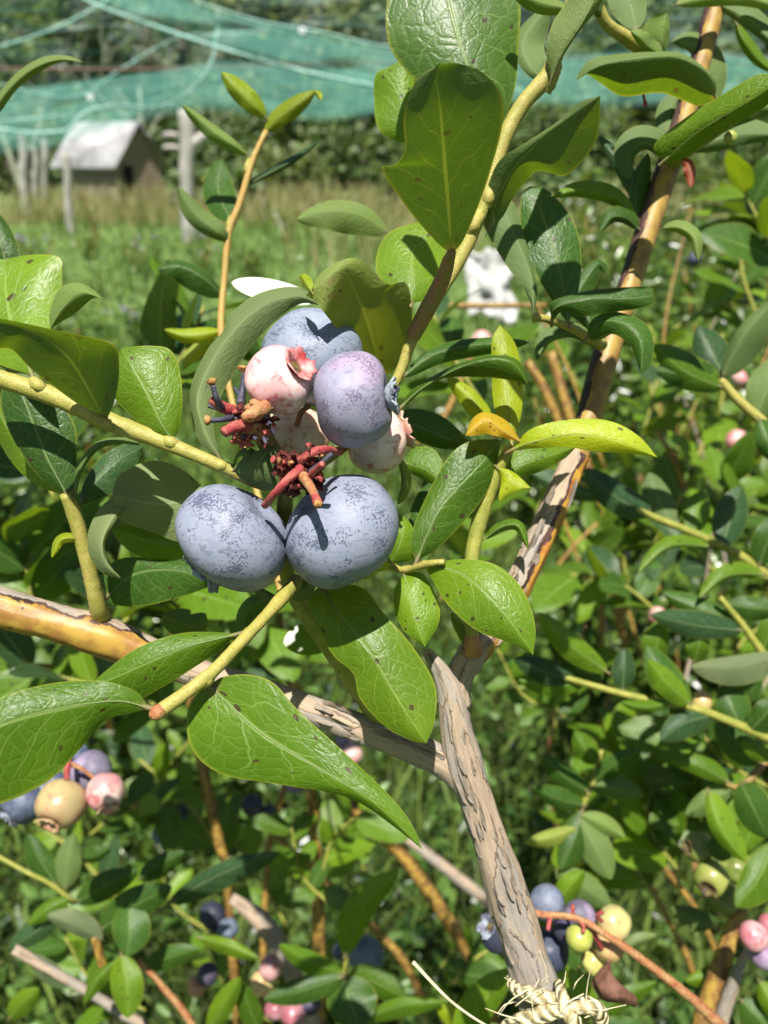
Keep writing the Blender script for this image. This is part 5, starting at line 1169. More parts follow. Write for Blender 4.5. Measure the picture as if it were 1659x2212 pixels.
for b_, t_, wl, wr, bow, c, u in [((1530, 1708, 286), (1612, 1862, 280), 34, 22, -14, 'l', 0), ((1600, 1690, 292), (1660, 1810, 296), 40, 40, 0, 'd', 0), ((1672, 1820, 280), (1590, 1960, 272), 50, 40, 10, 'g', 0), ((1640, 1650, 300), (1545, 1560, 300), 36, 36, 0, 'd', 0),
                                  ((1575, 1690, 296), (1440, 1640, 300), 20, 26, -10, 'g', 0), ((1590, 1700, 300), (1480, 1760, 304), 28, 28, 0, 'm', 1), ((1670, 1640, 290), (1600, 1600, 288), 22, 22, 0, 'l', 0), ((1560, 1800, 296), (1560, 1862, 292), 34, 34, 0, 'd', 0)]:
    lf(a5, b_, t_, wl, wr, bow, 2, 3, c, u)
a6 = tube('shoot', [(1240, 1800, 340, 12), (1260, 1740, 340, 12), (1280, 1690, 340, 12), (1300, 1620, 340, 10)], 'green', bR, k=8)
for b_, t_, wl, wr, bow, c, u in [((1280, 1690, 340), (1385, 1620, 330), 24, 26, 6, 'd', 0), ((1275, 1700, 340), (1390, 1720, 335), 26, 22, 6, 'm', 1), ((1270, 1710, 336), (1170, 1630, 330), 26, 26, 6, 'd', 0), ((1262, 1740, 336), (1150, 1700, 330), 20, 26, 6, 'd', 0),
                                  ((1258, 1750, 334), (1210, 1880, 326), 36, 30, 4, 'd', 0), ((1250, 1770, 332), (1320, 1900, 328), 34, 34, 4, 'm', 1), ((1290, 1650, 340), (1240, 1580, 340), 24, 26, 2, 'g', 0), ((1255, 1760, 332), (1350, 1810, 330), 22, 22, 4, 'l', 1),
                                  ((1245, 1790, 330), (1135, 1820, 326), 20, 18, 4, 'y', 1), ((1200, 1960, 326), (1262, 1880, 322), 26, 24, 4, 'l', 0), ((1200, 1880, 330), (1320, 1960, 330), 30, 30, 4, 'm', 1)]:
    lf(a6, b_, t_, wl, wr, bow, 3, 3, c, u)
# canes of that bush at the lower right
c1 = tube('cane', [(1600, 1960, 300, 32), (1570, 2050, 300, 38), (1535, 2150, 300, 42), (1505, 2260, 300, 44)], 'cane_bg', bR, k=14, lump=0.06)
c2 = tube('cane', [(1690, 1990, 280, 12), (1640, 2010, 284, 13), (1610, 2060, 288, 16), (1590, 2110, 292, 24), (1565, 2180, 296, 30), (1535, 2270, 300, 34)], 'cane_grey', bR, k=14, lump=0.08)
for b_, t_, wl, wr, bow, c, u in [((1590, 2090, 310), (1480, 2120, 306), 26, 24, 4, 'l', 0), ((1560, 2180, 312), (1420, 2100, 312), 20, 24, 4, 'd', 0), ((1640, 2120, 300), (1690, 2220, 296), 28, 24, 4, 'l', 0), ((1620, 2020, 310), (1690, 2080, 306), 26, 26, 4, 'g', 0), ((1600, 2160, 306), (1680, 2250, 300), 34, 34, 4, 'd', 0),
                                  ((1330, 2060, 330), (1420, 2020, 330), 20, 12, 4, 'p', 0), ((1540, 2000, 320), (1450, 1960, 326), 26, 26, 4, 'm', 1)]:
    lf(c1, b_, t_, wl, wr, bow, 2, 3, c, u)

# low branches of a bush at the lower left and bottom
bL = thing('blueberry_bush', 'low blueberry bush at the bottom left with pale bare twigs and dark shaded leaves', 'bush', gbase(420, 2500, 480))
d1 = tube('shoot', [(30, 2050, 330, 22), (100, 2090, 332, 20), (170, 2130, 334, 20), (260, 2185, 338, 22), (380, 2260, 342, 24)], 'cane_grey', bL, k=10, lump=0.1)
d2 = tube('shoot', [(205, 2020, 320, 18), (215, 2060, 322, 20), (228, 2100, 324, 18)], 'cane_bg', bL, k=10)
d3 = tube('shoot', [(300, 2075, 330, 12), (350, 2130, 332, 14), (400, 2190, 334, 16), (440, 2260, 336, 18)], 'brownstalk', bL, k=10)
d4 = tube('shoot', [(-40, 1830, 340, 9), (50, 1880, 340, 10), (110, 1910, 342, 10), (160, 1950, 345, 12)], 'green', bL, k=8)
d5 = tube('cane', [(500, 1940, 400, 22), (560, 1985, 402, 40), (600, 2040, 404, 42), (640, 2120, 410, 40), (680, 2240, 420, 44)], 'cane_grey', bL, k=12, lump=0.06)
for par, b_, t_, wl, wr, bow, c, u in [(d2, (222, 2030, 320), (100, 1978, 312), 20, 34, -6, (0.085, 0.115, 0.055), 1), (d2, (215, 2010, 322), (372, 1915, 314), 40, 34, 6, 'd', 0), (d2, (280, 1950, 318), (275, 2065, 310), 44, 40, 4, 'd', 0), (d4, (365, 1950, 330), (605, 1840, 320), 24, 34, 10, 'b', 0),
                                       (d2, (262, 2062, 310), (276, 2200, 304), 36, 36, 6, 'l', 0), (d2, (250, 2075, 312), (180, 2170, 308), 18, 12, -8, 'g', 0), (d3, (430, 2025, 330), (560, 2072, 322), 16, 20, 4, 'l', 0), (d1, (20, 2200, 320), (85, 2135, 314), 24, 26, 4, 'l', 0),
                                       (d4, (120, 1910, 344), (60, 1800, 346), 30, 28, 4, 'd', 0), (d4, (140, 1920, 344), (160, 1800, 346), 26, 30, 4, 'm', 1), (d4, (160, 1850, 350), (240, 1830, 346), 22, 14, -10, 'd', 0), (d4, (150, 1940, 340), (60, 2000, 336), 20, 16, -6, 'g', 0),
                                       (d4, (165, 1950, 350), (300, 1880, 344), 30, 30, 4, 'd', 0), (d4, (300, 1900, 340), (400, 1840, 336), 22, 26, 4, 'd', 0), (d4, (140, 1960, 344), (20, 2050, 340), 26, 30, 4, 'b', 0), (d3, (310, 2090, 336), (430, 2050, 334), 26, 26, 4, 'd', 0),
                                       (d1, (150, 2130, 338), (60, 2060, 340), 24, 24, 4, 'b', 1), (d1, (0, 2080, 340), (-60, 2120, 338), 20, 20, 0, 'd', 0)]:
    lf(par, b_, t_, wl, wr, bow, 2, 3, c, u)
bM = thing('blueberry_bush', 'low leafy blueberry shoot at the bottom centre below the curved leaf', 'bush', gbase(760, 2500, 420))
e1 = tube('shoot', [(750, 2060, 330, 8), (744, 2110, 332, 10), (760, 2180, 336, 12), (800, 2290, 342, 14)], 'green', bM, k=8)
for b_, t_, wl, wr, bow, c, u in [((745, 2066, 328), (862, 1880, 318), 40, 26, 22, 'l', 0), ((742, 2105, 328), (602, 2040, 320), 26, 24, 6, 'g', 0), ((742, 2108, 330), (780, 2225, 318), 60, 50, -4, 'd', 0), ((745, 2100, 334), (880, 2160, 328), 36, 30, 6, 'm', 0), ((740, 2110, 326), (570, 2160, 322), 30, 30, 4, 'd', 0),
                                  ((780, 2200, 330), (960, 2165, 322), 18, 26, 10, 'g', 0), ((1080, 2215, 300), (990, 2290, 300), 30, 30, 0, 'g', 0), ((990, 2260, 290), (1110, 2092, 284), 44, 34, 12, 'l', 0), ((1020, 2240, 330), (940, 2160, 330), 22, 22, 0, 'y', 0), ((760, 1960, 336), (700, 1920, 340), 26, 26, 0, 'm', 1), ((450, 2230, 330), (520, 2110, 322), 24, 24, 2, 'l', 0), ((560, 2230, 336), (520, 2120, 330), 26, 24, 2, 'm', 0)]:
    lf(e1, b_, t_, wl, wr, bow, 2, 3, c, u)
tag(bM, None)
# leaf behind the trunk foot
bT = thing('blueberry_bush', 'short leafy blueberry sprout behind the twine tied trunk', 'bush', gbase(1260, 2500, 380))
g1 = tube('shoot', [(1250, 2090, 300, 10), (1265, 2150, 302, 12), (1270, 2290, 306, 14)], 'green', bT, k=8)
for b_, t_, wl, wr, bow, c, u in [((1285, 2190, 296), (1195, 2080, 290), 60, 40, 8, 'l', 0), ((1270, 2200, 300), (1420, 2120, 300), 22, 26, 4, 'g', 0), ((1275, 2240, 300), (1380, 2210, 300), 30, 30, 0, 'd', 0), ((1250, 2120, 310), (1180, 2000, 314), 26, 26, 4, 'd', 0)]:
    lf(g1, b_, t_, wl, wr, bow, 2, 3, c, u)

# amber canes and leafy tangle of the next bushes, 45 to 90 cm away
bB = thing('blueberry_bush', 'blurred blueberry bush below the berries, amber canes rising from the grass', 'bush', gbase(650, 1900, 620, 0.25))
for pts in ([(672, 1690, 480, 22), (680, 1800, 482, 27), (684, 1900, 484, 28), (690, 2045, 488, 26), (690, 2300, 500, 24)],
            [(700, 1690, 520, 20), (790, 1770, 525, 26), (880, 1860, 530, 30), (950, 1960, 535, 32), (1000, 2040, 540, 28), (1040, 2120, 545, 24), (1100, 2300, 560, 24)],
            [(400, 1440, 520, 22), (425, 1580, 520, 24), (450, 1720, 520, 26), (475, 1830, 522, 22), (490, 1900, 524, 18), (520, 2300, 540, 20)],
            [(605, 1290, 420, 14), (605, 1340, 420, 16), (612, 1400, 420, 22), (628, 1460, 420, 26), (640, 1530, 424, 20), (650, 1700, 440, 18)],
            [(620, 1690, 560, 12), (590, 1780, 560, 14), (575, 1900, 565, 14), (560, 2300, 570, 16)], [(590, 1800, 580, 12), (680, 1880, 580, 14), (760, 1960, 585, 14), (860, 2060, 590, 18), (910, 2150, 600, 18)],
            [(440, 1310, 330, 18), (480, 1290, 325, 22), (530, 1272, 320, 24), (570, 1255, 318, 22)], [(-40, 1175, 420, 12), (60, 1205, 420, 14), (170, 1232, 420, 14), (260, 1240, 420, 12)],
            [(850, 1790, 700, 20), (930, 1850, 700, 24), (1020, 1920, 705, 26), (1110, 1990, 710, 22)], [(-40, 1420, 380, 10), (100, 1440, 380, 14), (160, 1430, 380, 10), (230, 1410, 384, 8)]):
    tube('cane', pts, 'cane_grey' if pts[0][0] == 850 else 'cane_bg', bB, k=10, lump=0.07)
for q, pts in enumerate(([(500, 1900, 560, 9), (420, 1750, 560, 8), (300, 1640, 560, 6)], [(620, 2000, 600, 9), (560, 1900, 600, 8), (480, 1780, 600, 6)], [(300, 2000, 620, 9), (180, 1860, 620, 8), (60, 1760, 620, 6)],
                         [(400, 1560, 420, 9), (280, 1500, 420, 8), (140, 1480, 420, 6)], [(300, 1500, 360, 9), (160, 1470, 360, 8), (20, 1430, 360, 6)], [(260, 1350, 330, 9), (330, 1290, 330, 8), (400, 1270, 330, 6)],
                         [(80, 1330, 330, 9), (60, 1240, 330, 8), (40, 1140, 330, 6)], [(230, 1350, 350, 9), (270, 1260, 350, 8), (230, 1180, 350, 6)], [(120, 1080, 300, 9), (60, 960, 300, 8), (20, 860, 300, 6)], [(300, 880, 320, 8), (400, 760, 320, 7), (440, 660, 320, 5)],
                         [(480, 1250, 400, 9), (560, 1330, 400, 8), (600, 1420, 400, 6)], [(950, 1300, 420, 9), (1020, 1160, 420, 8), (1060, 1010, 420, 6)], [(1060, 900, 380, 9), (960, 740, 380, 8), (930, 660, 380, 6)])):
    leafy(bB, pts, 9, 42, 'green', 'ggdbl', 100 + q)
bC = thing('blueberry_bush', 'blurred blueberry bush right of the brown cane, full of thin amber stems', 'bush', gbase(1400, 1500, 900, 0.4))
for pts in ([(1190, 760, 640, 20), (1230, 900, 640, 24), (1265, 1000, 640, 26), (1300, 1130, 645, 26), (1320, 1250, 650, 20), (1345, 1380, 660, 16)], [(1140, 780, 620, 16), (1180, 850, 620, 22), (1235, 980, 622, 18)], [(1290, 1130, 700, 16), (1300, 1260, 700, 18), (1298, 1400, 705, 14)],
            [(1340, 1060, 700, 10), (1340, 1260, 700, 16), (1350, 1400, 705, 14)], [(1000, 1000, 640, 12), (930, 1020, 640, 12)], [(1420, 930, 560, 10), (1460, 1000, 560, 12), (1480, 1060, 562, 14)], [(1180, 1260, 560, 9), (1230, 1190, 560, 9), (1290, 1130, 560, 8)],
            [(1390, 1810, 420, 13), (1440, 1880, 422, 14), (1500, 1960, 424, 14), (1560, 2080, 430, 14)], [(1400, 1900, 520, 12), (1450, 2000, 520, 12), (1490, 2080, 520, 14), (1520, 2200, 530, 14)], [(1180, 660, 560, 10), (960, 660, 560, 14), (930, 655, 560, 12)], [(1030, 740, 600, 12), (960, 900, 600, 14), (900, 960, 600, 12)]):
    tube('cane', pts, 'cane_bg', bC, k=10, lump=0.07)
for q, pts in enumerate(([(1300, 1100, 620, 8), (1380, 960, 620, 7), (1420, 820, 620, 5)], [(1400, 1200, 560, 8), (1480, 1060, 560, 7), (1560, 960, 560, 5)], [(1500, 1000, 700, 8), (1560, 860, 700, 7), (1560, 720, 700, 5)], [(1380, 960, 760, 8), (1440, 820, 760, 7), (1400, 700, 760, 5)],
                         [(1300, 1000, 800, 8), (1260, 860, 800, 7), (1200, 740, 800, 5)], [(1450, 1350, 460, 8), (1340, 1260, 460, 7), (1230, 1240, 460, 5)], [(1560, 1250, 480, 8), (1480, 1180, 480, 7), (1400, 1180, 480, 5)], [(1640, 1100, 640, 8), (1600, 960, 640, 7), (1650, 820, 640, 5)],
                         [(1480, 1750, 460, 8), (1380, 1660, 460, 7), (1280, 1600, 460, 5)], [(1600, 1500, 420, 8), (1520, 1640, 420, 7), (1420, 1700, 420, 5)], [(1420, 1950, 480, 8), (1340, 1840, 480, 7), (1240, 1800, 480, 5)], [(1480, 1900, 420, 8), (1400, 1780, 420, 7), (1420, 1660, 420, 5)],
                         [(1660, 1900, 420, 8), (1560, 1800, 420, 7), (1480, 1720, 420, 5)], [(1640, 700, 520, 8), (1600, 560, 520, 7), (1640, 420, 520, 5)], [(1700, 620, 420, 8), (1640, 480, 420, 7), (1600, 400, 420, 5)], [(1659, 1700, 380, 8), (1560, 1640, 380, 7), (1500, 1560, 380, 5)])):
    leafy(bC, pts, 10, 40, 'green', 'gglldb', 200 + q)

# thin stems and small-leaved shoots filling the tangle
rr = random.Random(77)
for q in range(18):
    x, y, d = rr.uniform(1180, 1640), rr.uniform(900, 2000), rr.uniform(480, 900); sl_ = rr.uniform(-0.5, 0.5); l = rr.uniform(250, 520); wd = rr.uniform(5, 11) * 600 / d
    tube('cane', [(x, y, d, wd), (x - sl_ * l * .5 + rr.uniform(-20, 20), y - l * .5, d, wd * .9), (x - sl_ * l, y - l, d + rr.uniform(-30, 30), wd * .5)], rr.choice(('cane_bg', 'cane_bg', 'brownstalk', 'cane_grey')), bC, k=7, lump=0.08)
for q in range(20):
    x, y, d = rr.uniform(1160, 1660), rr.uniform(620, 1950), rr.uniform(420, 850); a = rr.uniform(-1.2, 1.2); l = rr.uniform(140, 260)
    leafy(bC, [(x, y, d, 7), (x + math.sin(a) * l * .5, y - math.cos(a) * l * .5, d, 6), (x + math.sin(a + .3) * l, y - math.cos(a + .3) * l, d, 4)], 11, rr.uniform(24, 36), 'green', 'ggllmd', 500 + q)
for q in range(14):
    x, y, d = rr.uniform(0, 1000), rr.uniform(1550, 2250), rr.uniform(420, 800); a = rr.uniform(-1.2, 1.2); l = rr.uniform(140, 240)
    leafy(bB, [(x, y, d, 7), (x + math.sin(a) * l * .5, y - math.cos(a) * l * .5, d, 6), (x + math.sin(a + .3) * l, y - math.cos(a + .3) * l, d, 4)], 10, rr.uniform(22, 34), 'green', 'ggldm', 600 + q)

# bushes further off: crowns of leaves over a few canes
def far_bush(label, x, y, r, h, n, seed, group='blueberry bushes of the row behind', size=(0.025, 0.055), z0=0.1):
    global RNG
    RNG = np.random.default_rng(seed); rr = random.Random(seed)
    th = thing('blueberry_bush', label, 'bush', (x, y, 0), group)
    tips = []
    for q in range(11):
        a = rr.uniform(0, 6.28); tip = Vector((x + r * 0.85 * math.cos(a) * rr.random() ** 0.4, y + r * 0.85 * math.sin(a) * rr.random() ** 0.4, h * rr.uniform(0.6, 1.0)))
        b = Vector((x + 0.1 * math.cos(a), y + 0.1 * math.sin(a), 0)); m_ = b * 0.5 + tip * 0.5 + Vector((0, 0, h * 0.1))
        tube('cane', [wp(b, 0.007), wp(m_, 0.005), wp(tip, 0.002)], 'cane_bg', th, k=6, world=True); tips.append((b, m_, tip))
    q = RNG.integers(0, 11, n); t = RNG.random(n) ** 0.6
    A = np.array([[tuple(v) for v in tr] for tr in tips]); B, Mi, Tp = A[q, 0], A[q, 1], A[q, 2]
    pos = B * ((1 - t) ** 2)[:, None] + Mi * (2 * t * (1 - t))[:, None] + Tp * (t ** 2)[:, None] + RNG.normal(size=(n, 3)) * r * 0.16
    pos[:, 2] = np.clip(pos[:, 2], z0, None)
    fastmesh('crown', *leafcards(pos, size[0], size[1], 0.45), 'bushleaf', th, origin=(x, y, h / 2))
    return th
for q, a_ in enumerate([('blurred leafy bush just behind the brown cane', 0.95, 1.7, 0.42, 0.98, 3000), ('blurred leafy bush at right edge behind the folded upright leaf', 1.35, 1.75, 0.45, 1.12, 3200), ('blurred leafy bush beyond the yellow leaf, right of centre', 0.55, 2.3, 0.40, 0.70, 2400),
                        ('blurred leafy bush in the second row behind the right shoots', 1.45, 2.7, 0.6, 1.12, 3200), ('blurred leafy bush in the second row left of the brown cane', 0.85, 3.1, 0.5, 0.92, 2600), ('blurred leafy bush at right edge of the third row', 2.4, 3.9, 0.7, 1.15, 2600),
                        ('blurred leafy bush in the third row, tips touching the net', 1.35, 4.3, 0.6, 1.08, 2400), ('low blurred leafy bush in shade right of the trunk', 0.50, 1.25, 0.28, 0.62, 2400), ('low blurred leafy bush in the lower right corner', 0.78, 1.15, 0.30, 0.70, 2400),
                        ('low blurred leafy bush in the shade at lower left', -0.42, 1.15, 0.30, 0.52, 2400), ('low blurred leafy bush left of the big curved leaf', -0.80, 1.75, 0.36, 0.66, 2200), ('low blurred leafy bush on the lawn edge at left', -1.15, 2.7, 0.40, 0.62, 1800)]):
    far_bush(*a_, 300 + q)
def sapling(label, px, py, h, n, seed, fl=0):
    global RNG
    RNG = np.random.default_rng(seed); rr = random.Random(seed)
    g = G(px, py); th = thing('sapling', label, 'plant', tuple(g), 'young plants on the lawn')
    hd = []
    for q in range(4):
        tip = g + Vector((rr.uniform(-.16, .16), rr.uniform(-.16, .16), h * rr.uniform(0.7, 1)))
        tube('stem', [wp(g, 0.008), wp(g * .4 + tip * .6, 0.006), wp(tip, 0.003)], 'brownstalk', th, k=6, world=True); hd.append(tip)
    A = np.array([tuple(v) for v in hd]); q = RNG.integers(0, 4, n); t = 0.15 + 0.85 * RNG.random(n)
    pos = np.array(tuple(g)) * (1 - t)[:, None] + A[q] * t[:, None] + RNG.normal(size=(n, 3)) * 0.05
    fastmesh('foliage', *leafcards(pos, 0.03, 0.09, 0.4), 'weed' if fl else 'bushleaf', th, origin=tuple(g))
    for q in range(fl):
        c_ = rr.choice(hd) + Vector((rr.uniform(-.1, .1), rr.uniform(-.1, .1), rr.uniform(-.12, .06)))
        V, T = leafcards(np.array([tuple(c_)] * 26) + RNG.normal(size=(26, 3)) * 0.006, 0.016, 0.03, 0.5)
        fastmesh('flower_head', V, T, 'flower', th, origin=tuple(c_))
sapling('young leafy sapling in front of the shed', 208, 520, 0.75, 90, 1)
sapling('young plant with pinkish tips left of the thin shoot', 292, 590, 0.42, 120, 2, 3)
sapling('mauve flowering weed near the left edge', 38, 600, 0.5, 160, 3, 8)
sapling('small mauve flowering weed beside the taller one', 92, 590, 0.36, 120, 4, 4)
sapling('dark leafy sapling on the lawn by the stake', 190, 560, 0.26, 200, 5)
sapling('young plant with mauve heads behind the thin shoot', 440, 600, 0.42, 140, 6, 4)
sapling('leafy weed standing on the lawn below the thin shoot', 330, 760, 0.34, 200, 7, 1)
sapling('young sapling among the dry grass at centre', 620, 540, 0.55, 160, 8)
sapling('leafy plant on the lawn left of the dry grass', 540, 640, 0.45, 240, 9)
sapling('leafy weed on the lawn between the left leaves', 250, 850, 0.3, 260, 10, 1)

# white crumpled cloth on the grass between the stems, seen under the dark leaf
M['ragcloth'] = plain('pale_rag', (0.44, 0.44, 0.43), (0.24, 0.25, 0.23), 16, 0.9, 0.1)
def cloth(label, x0, y0, x1, y1, d, seed):
    n = 26; vs, fs = [], []
    for i in range(n + 1):
        for j in range(n + 1):
            u, v = i / n, j / n
            ang = math.atan2(v - .5, u - .5); rr = 1 + 0.4 * noise.noise(Vector((math.cos(ang) * 1.2, math.sin(ang) * 1.2, seed))) + 0.22 * noise.noise(Vector((math.cos(ang) * 3.1, math.sin(ang) * 4, seed)))
            x = (x0 + x1) / 2 + (u - .5) * (x1 - x0) * rr; y = (y0 + y1) / 2 + (v - .5) * (y1 - y0) * rr
            vs.append(P(x, y, d + 34 * noise.noise(Vector((u * 3.2, v * 3.6, seed))) + 16 * noise.noise(Vector((u * 6, v * 6, seed))) - 60 * (v - .5)))
    for i in range(n):
        for j in range(n): fs.append([i * (n + 1) + j, i * (n + 1) + j + 1, (i + 1) * (n + 1) + j + 1, (i + 1) * (n + 1) + j])
    o = obj('cloth', vs, fs, M['ragcloth'], None); tag(o, label, 'cloth')
    sm = o.modifiers.new('thickness', 'SOLIDIFY'); sm.thickness = 0.006
cloth('crumpled white cloth hanging behind the stem fork, brightly sunlit', 1008, 540, 1112, 690, 1500, 3.3)

# ------------------------------------------------------------------ other berries
GL = 'berries of the lower left cluster'
berry(133, 1737, 262, 53, (-0.22, 0.60, -0.72), 'cream green unripe blueberry with open crown in lower left cluster', GL, 'cream', (0.78, 0.74, 0.72), 0.95, True, 11, cs=0.85, calm='caltan', n=36)
berry(228, 1711, 266, 40, (0.35, 0.72, -0.55), 'pinkish unripe blueberry with crown facing down in lower left cluster', GL, 'pink', (0.74, 0.72, 0.66), 0.98, True, 12, n=36)
berry(195, 1668, 278, 46, (0.2, 0.5, 0.8), 'dusky mauve blueberry behind the two unripe ones at lower left', GL, 'mauve', (0.125, 0.115, 0.165), 0.92, False, 13, n=36)
berry(50, 1732, 276, 48, (-0.4, 0.5, -0.4), 'dark blue blueberry under the big leaf at lower left', GL, 'blue2', (0.08, 0.10, 0.15), 0.9, True, 14, n=36)
berry(108, 1700, 282, 36, (-0.2, 0.5, 0.8), 'dark blue blueberry hidden behind the cream one at lower left', GL, 'blue2', (0.08, 0.10, 0.17), 0.9, False, 15, n=30)
berry(168, 1628, 280, 24, (0.2, -0.5, 0.8), 'small dark blue blueberry at top of the lower left cluster', GL, 'blue2', (0.10, 0.13, 0.21), 0.9, False, 16, n=30)
st = tube('fruit_stalk', [(150, 1640, 268, 12), (146, 1655, 264, 14), (144, 1685, 262, 11)], 'redstalk', bB, k=8); tube('peg', [(150, 1650, 266, 12), (175, 1660, 265, 9), (202, 1680, 266, 9)], 'brownstalk', st, k=8)
GK = 'berries of the cluster behind the trunk'
fk = tube('fruit_stalk', [(1130, 1960, 232, 12), (1165, 1975, 232, 15), (1215, 1978, 230, 14), (1262, 1990, 228, 14), (1310, 2020, 227, 15), (1355, 2050, 228, 18), (1420, 2098, 230, 19), (1480, 2145, 232, 21), (1530, 2190, 234, 24), (1600, 2260, 238, 28)], 'brownstalk', bR, k=12, lump=0.07)
for pts in ([(1190, 1975, 231, 10), (1186, 1995, 230, 10), (1184, 2010, 229, 9)], [(1300, 1990, 229, 9), (1290, 1978, 228, 9), (1302, 1970, 227, 10)], [(1245, 1985, 229, 8), (1260, 2000, 227, 8), (1260, 2015, 226, 8)], [(1240, 1980, 230, 8), (1236, 1962, 230, 8), (1240, 1955, 230, 9)], [(1268, 2000, 230, 10), (1290, 2030, 231, 10), (1300, 2050, 232, 9)]):
    tube('peg', pts, 'redstalk', fk, k=8)
berry(1182, 1950, 242, 38, (-0.3, -0.3, -0.5), 'blue blueberry right of the trunk at top of the lower right cluster', GK, 'blue', (0.12, 0.14, 0.195), 0.92, False, 21, n=36)
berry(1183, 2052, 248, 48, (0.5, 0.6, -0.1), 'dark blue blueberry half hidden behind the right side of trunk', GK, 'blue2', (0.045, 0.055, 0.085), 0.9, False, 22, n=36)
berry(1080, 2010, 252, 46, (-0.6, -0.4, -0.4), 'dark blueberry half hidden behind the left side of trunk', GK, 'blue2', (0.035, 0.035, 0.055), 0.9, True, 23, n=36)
berry(1252, 1978, 242, 34, (0.2, -0.5, 0.8), 'dusky purple blueberry behind the orange fruit stalk', GK, 'mauve', (0.085, 0.08, 0.115), 0.9, False, 24, n=32)
berry(1226, 2006, 240, 30, (0, -0.3, 0.9), 'deep purple blueberry beside the small lime green one', GK, 'blue2', (0.06, 0.045, 0.08), 0.9, False, 25, n=32)
berry(1251, 2026, 230, 29, (0.1, -0.75, -0.4), 'small lime green blueberry under the orange fruit stalk', GK, 'greenb', (1.15, 1.15, 1), 0.92, False, 26, n=36)
berry(1326, 1994, 240, 36, (-0.3, 0.4, 0.8), 'pale cream green blueberry above the orange fruit stalk', GK, 'cream', (0.85, 1.0, 0.8), 0.95, False, 27, n=36)
berry(1315, 2044, 236, 32, (0.1, 0.7, 0.5), 'pinkish green blueberry below the orange fruit stalk', GK, 'cream', (1.05, 0.95, 0.8), 1.05, False, 28, n=36)
berry(1282, 2078, 240, 26, (0.4, 0.7, 0.2), 'pale green blueberry just above the brown shrivelled leaf', GK, 'cream', (1.0, 1.1, 0.7), 1.1, False, 29, n=32)
GG = 'green berries at the right edge'
berry(1537, 1898, 300, 36, (-0.55, 0.30, -0.75), 'green blueberry with brown crown facing left at right edge', GG, 'greenb', (0.8, 0.85, 0.8), 0.92, True, 31, calm='calin', n=32)
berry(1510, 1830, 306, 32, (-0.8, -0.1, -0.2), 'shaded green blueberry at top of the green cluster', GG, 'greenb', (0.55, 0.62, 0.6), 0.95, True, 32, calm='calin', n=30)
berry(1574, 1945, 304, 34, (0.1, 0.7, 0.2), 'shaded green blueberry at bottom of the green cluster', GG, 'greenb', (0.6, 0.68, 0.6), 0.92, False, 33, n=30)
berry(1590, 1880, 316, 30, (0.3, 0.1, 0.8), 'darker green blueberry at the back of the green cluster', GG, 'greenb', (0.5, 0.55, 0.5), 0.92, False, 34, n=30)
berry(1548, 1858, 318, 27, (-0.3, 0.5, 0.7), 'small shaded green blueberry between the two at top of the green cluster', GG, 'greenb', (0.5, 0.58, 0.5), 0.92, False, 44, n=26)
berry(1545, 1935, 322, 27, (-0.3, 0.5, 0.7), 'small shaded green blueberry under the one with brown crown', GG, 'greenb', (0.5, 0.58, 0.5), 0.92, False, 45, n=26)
GE = 'pink berries at the right edge'
berry(1628, 2022, 270, 30, (-0.2, 0.7, 0.3), 'pink blueberry beside the thin bare twig at right edge', GE, 'pink', (0.68, 0.5, 0.54), 0.95, False, 35, n=30)
berry(1650, 2062, 274, 30, (0.2, 0.7, 0.3), 'mauve blueberry under the pink one at right edge', GE, 'mauve', (0.20, 0.13, 0.22), 0.95, False, 36, n=30)
berry(1662, 2000, 276, 24, (0.2, 0.7, 0.3), 'dark pink blueberry cut by the right edge', GE, 'pink', (0.5, 0.3, 0.34), 0.95, False, 37, n=30)
berry(1516, 1517, 290, 25, (0.6, 0.1, -0.3), 'single pale yellow green blueberry on the right hand shoot', None, 'cream', (1.0, 1.05, 0.75), 0.85, False, 38, n=32)
berry(1578, 297, 188, 14, (0.2, 0.3, -0.8), 'tiny green fruitlet on the shoot at upper right', None, 'greenb', (0.9, 1.0, 0.9), 0.95, False, 39, n=24, name='fruitlet', cat='fruitlet')
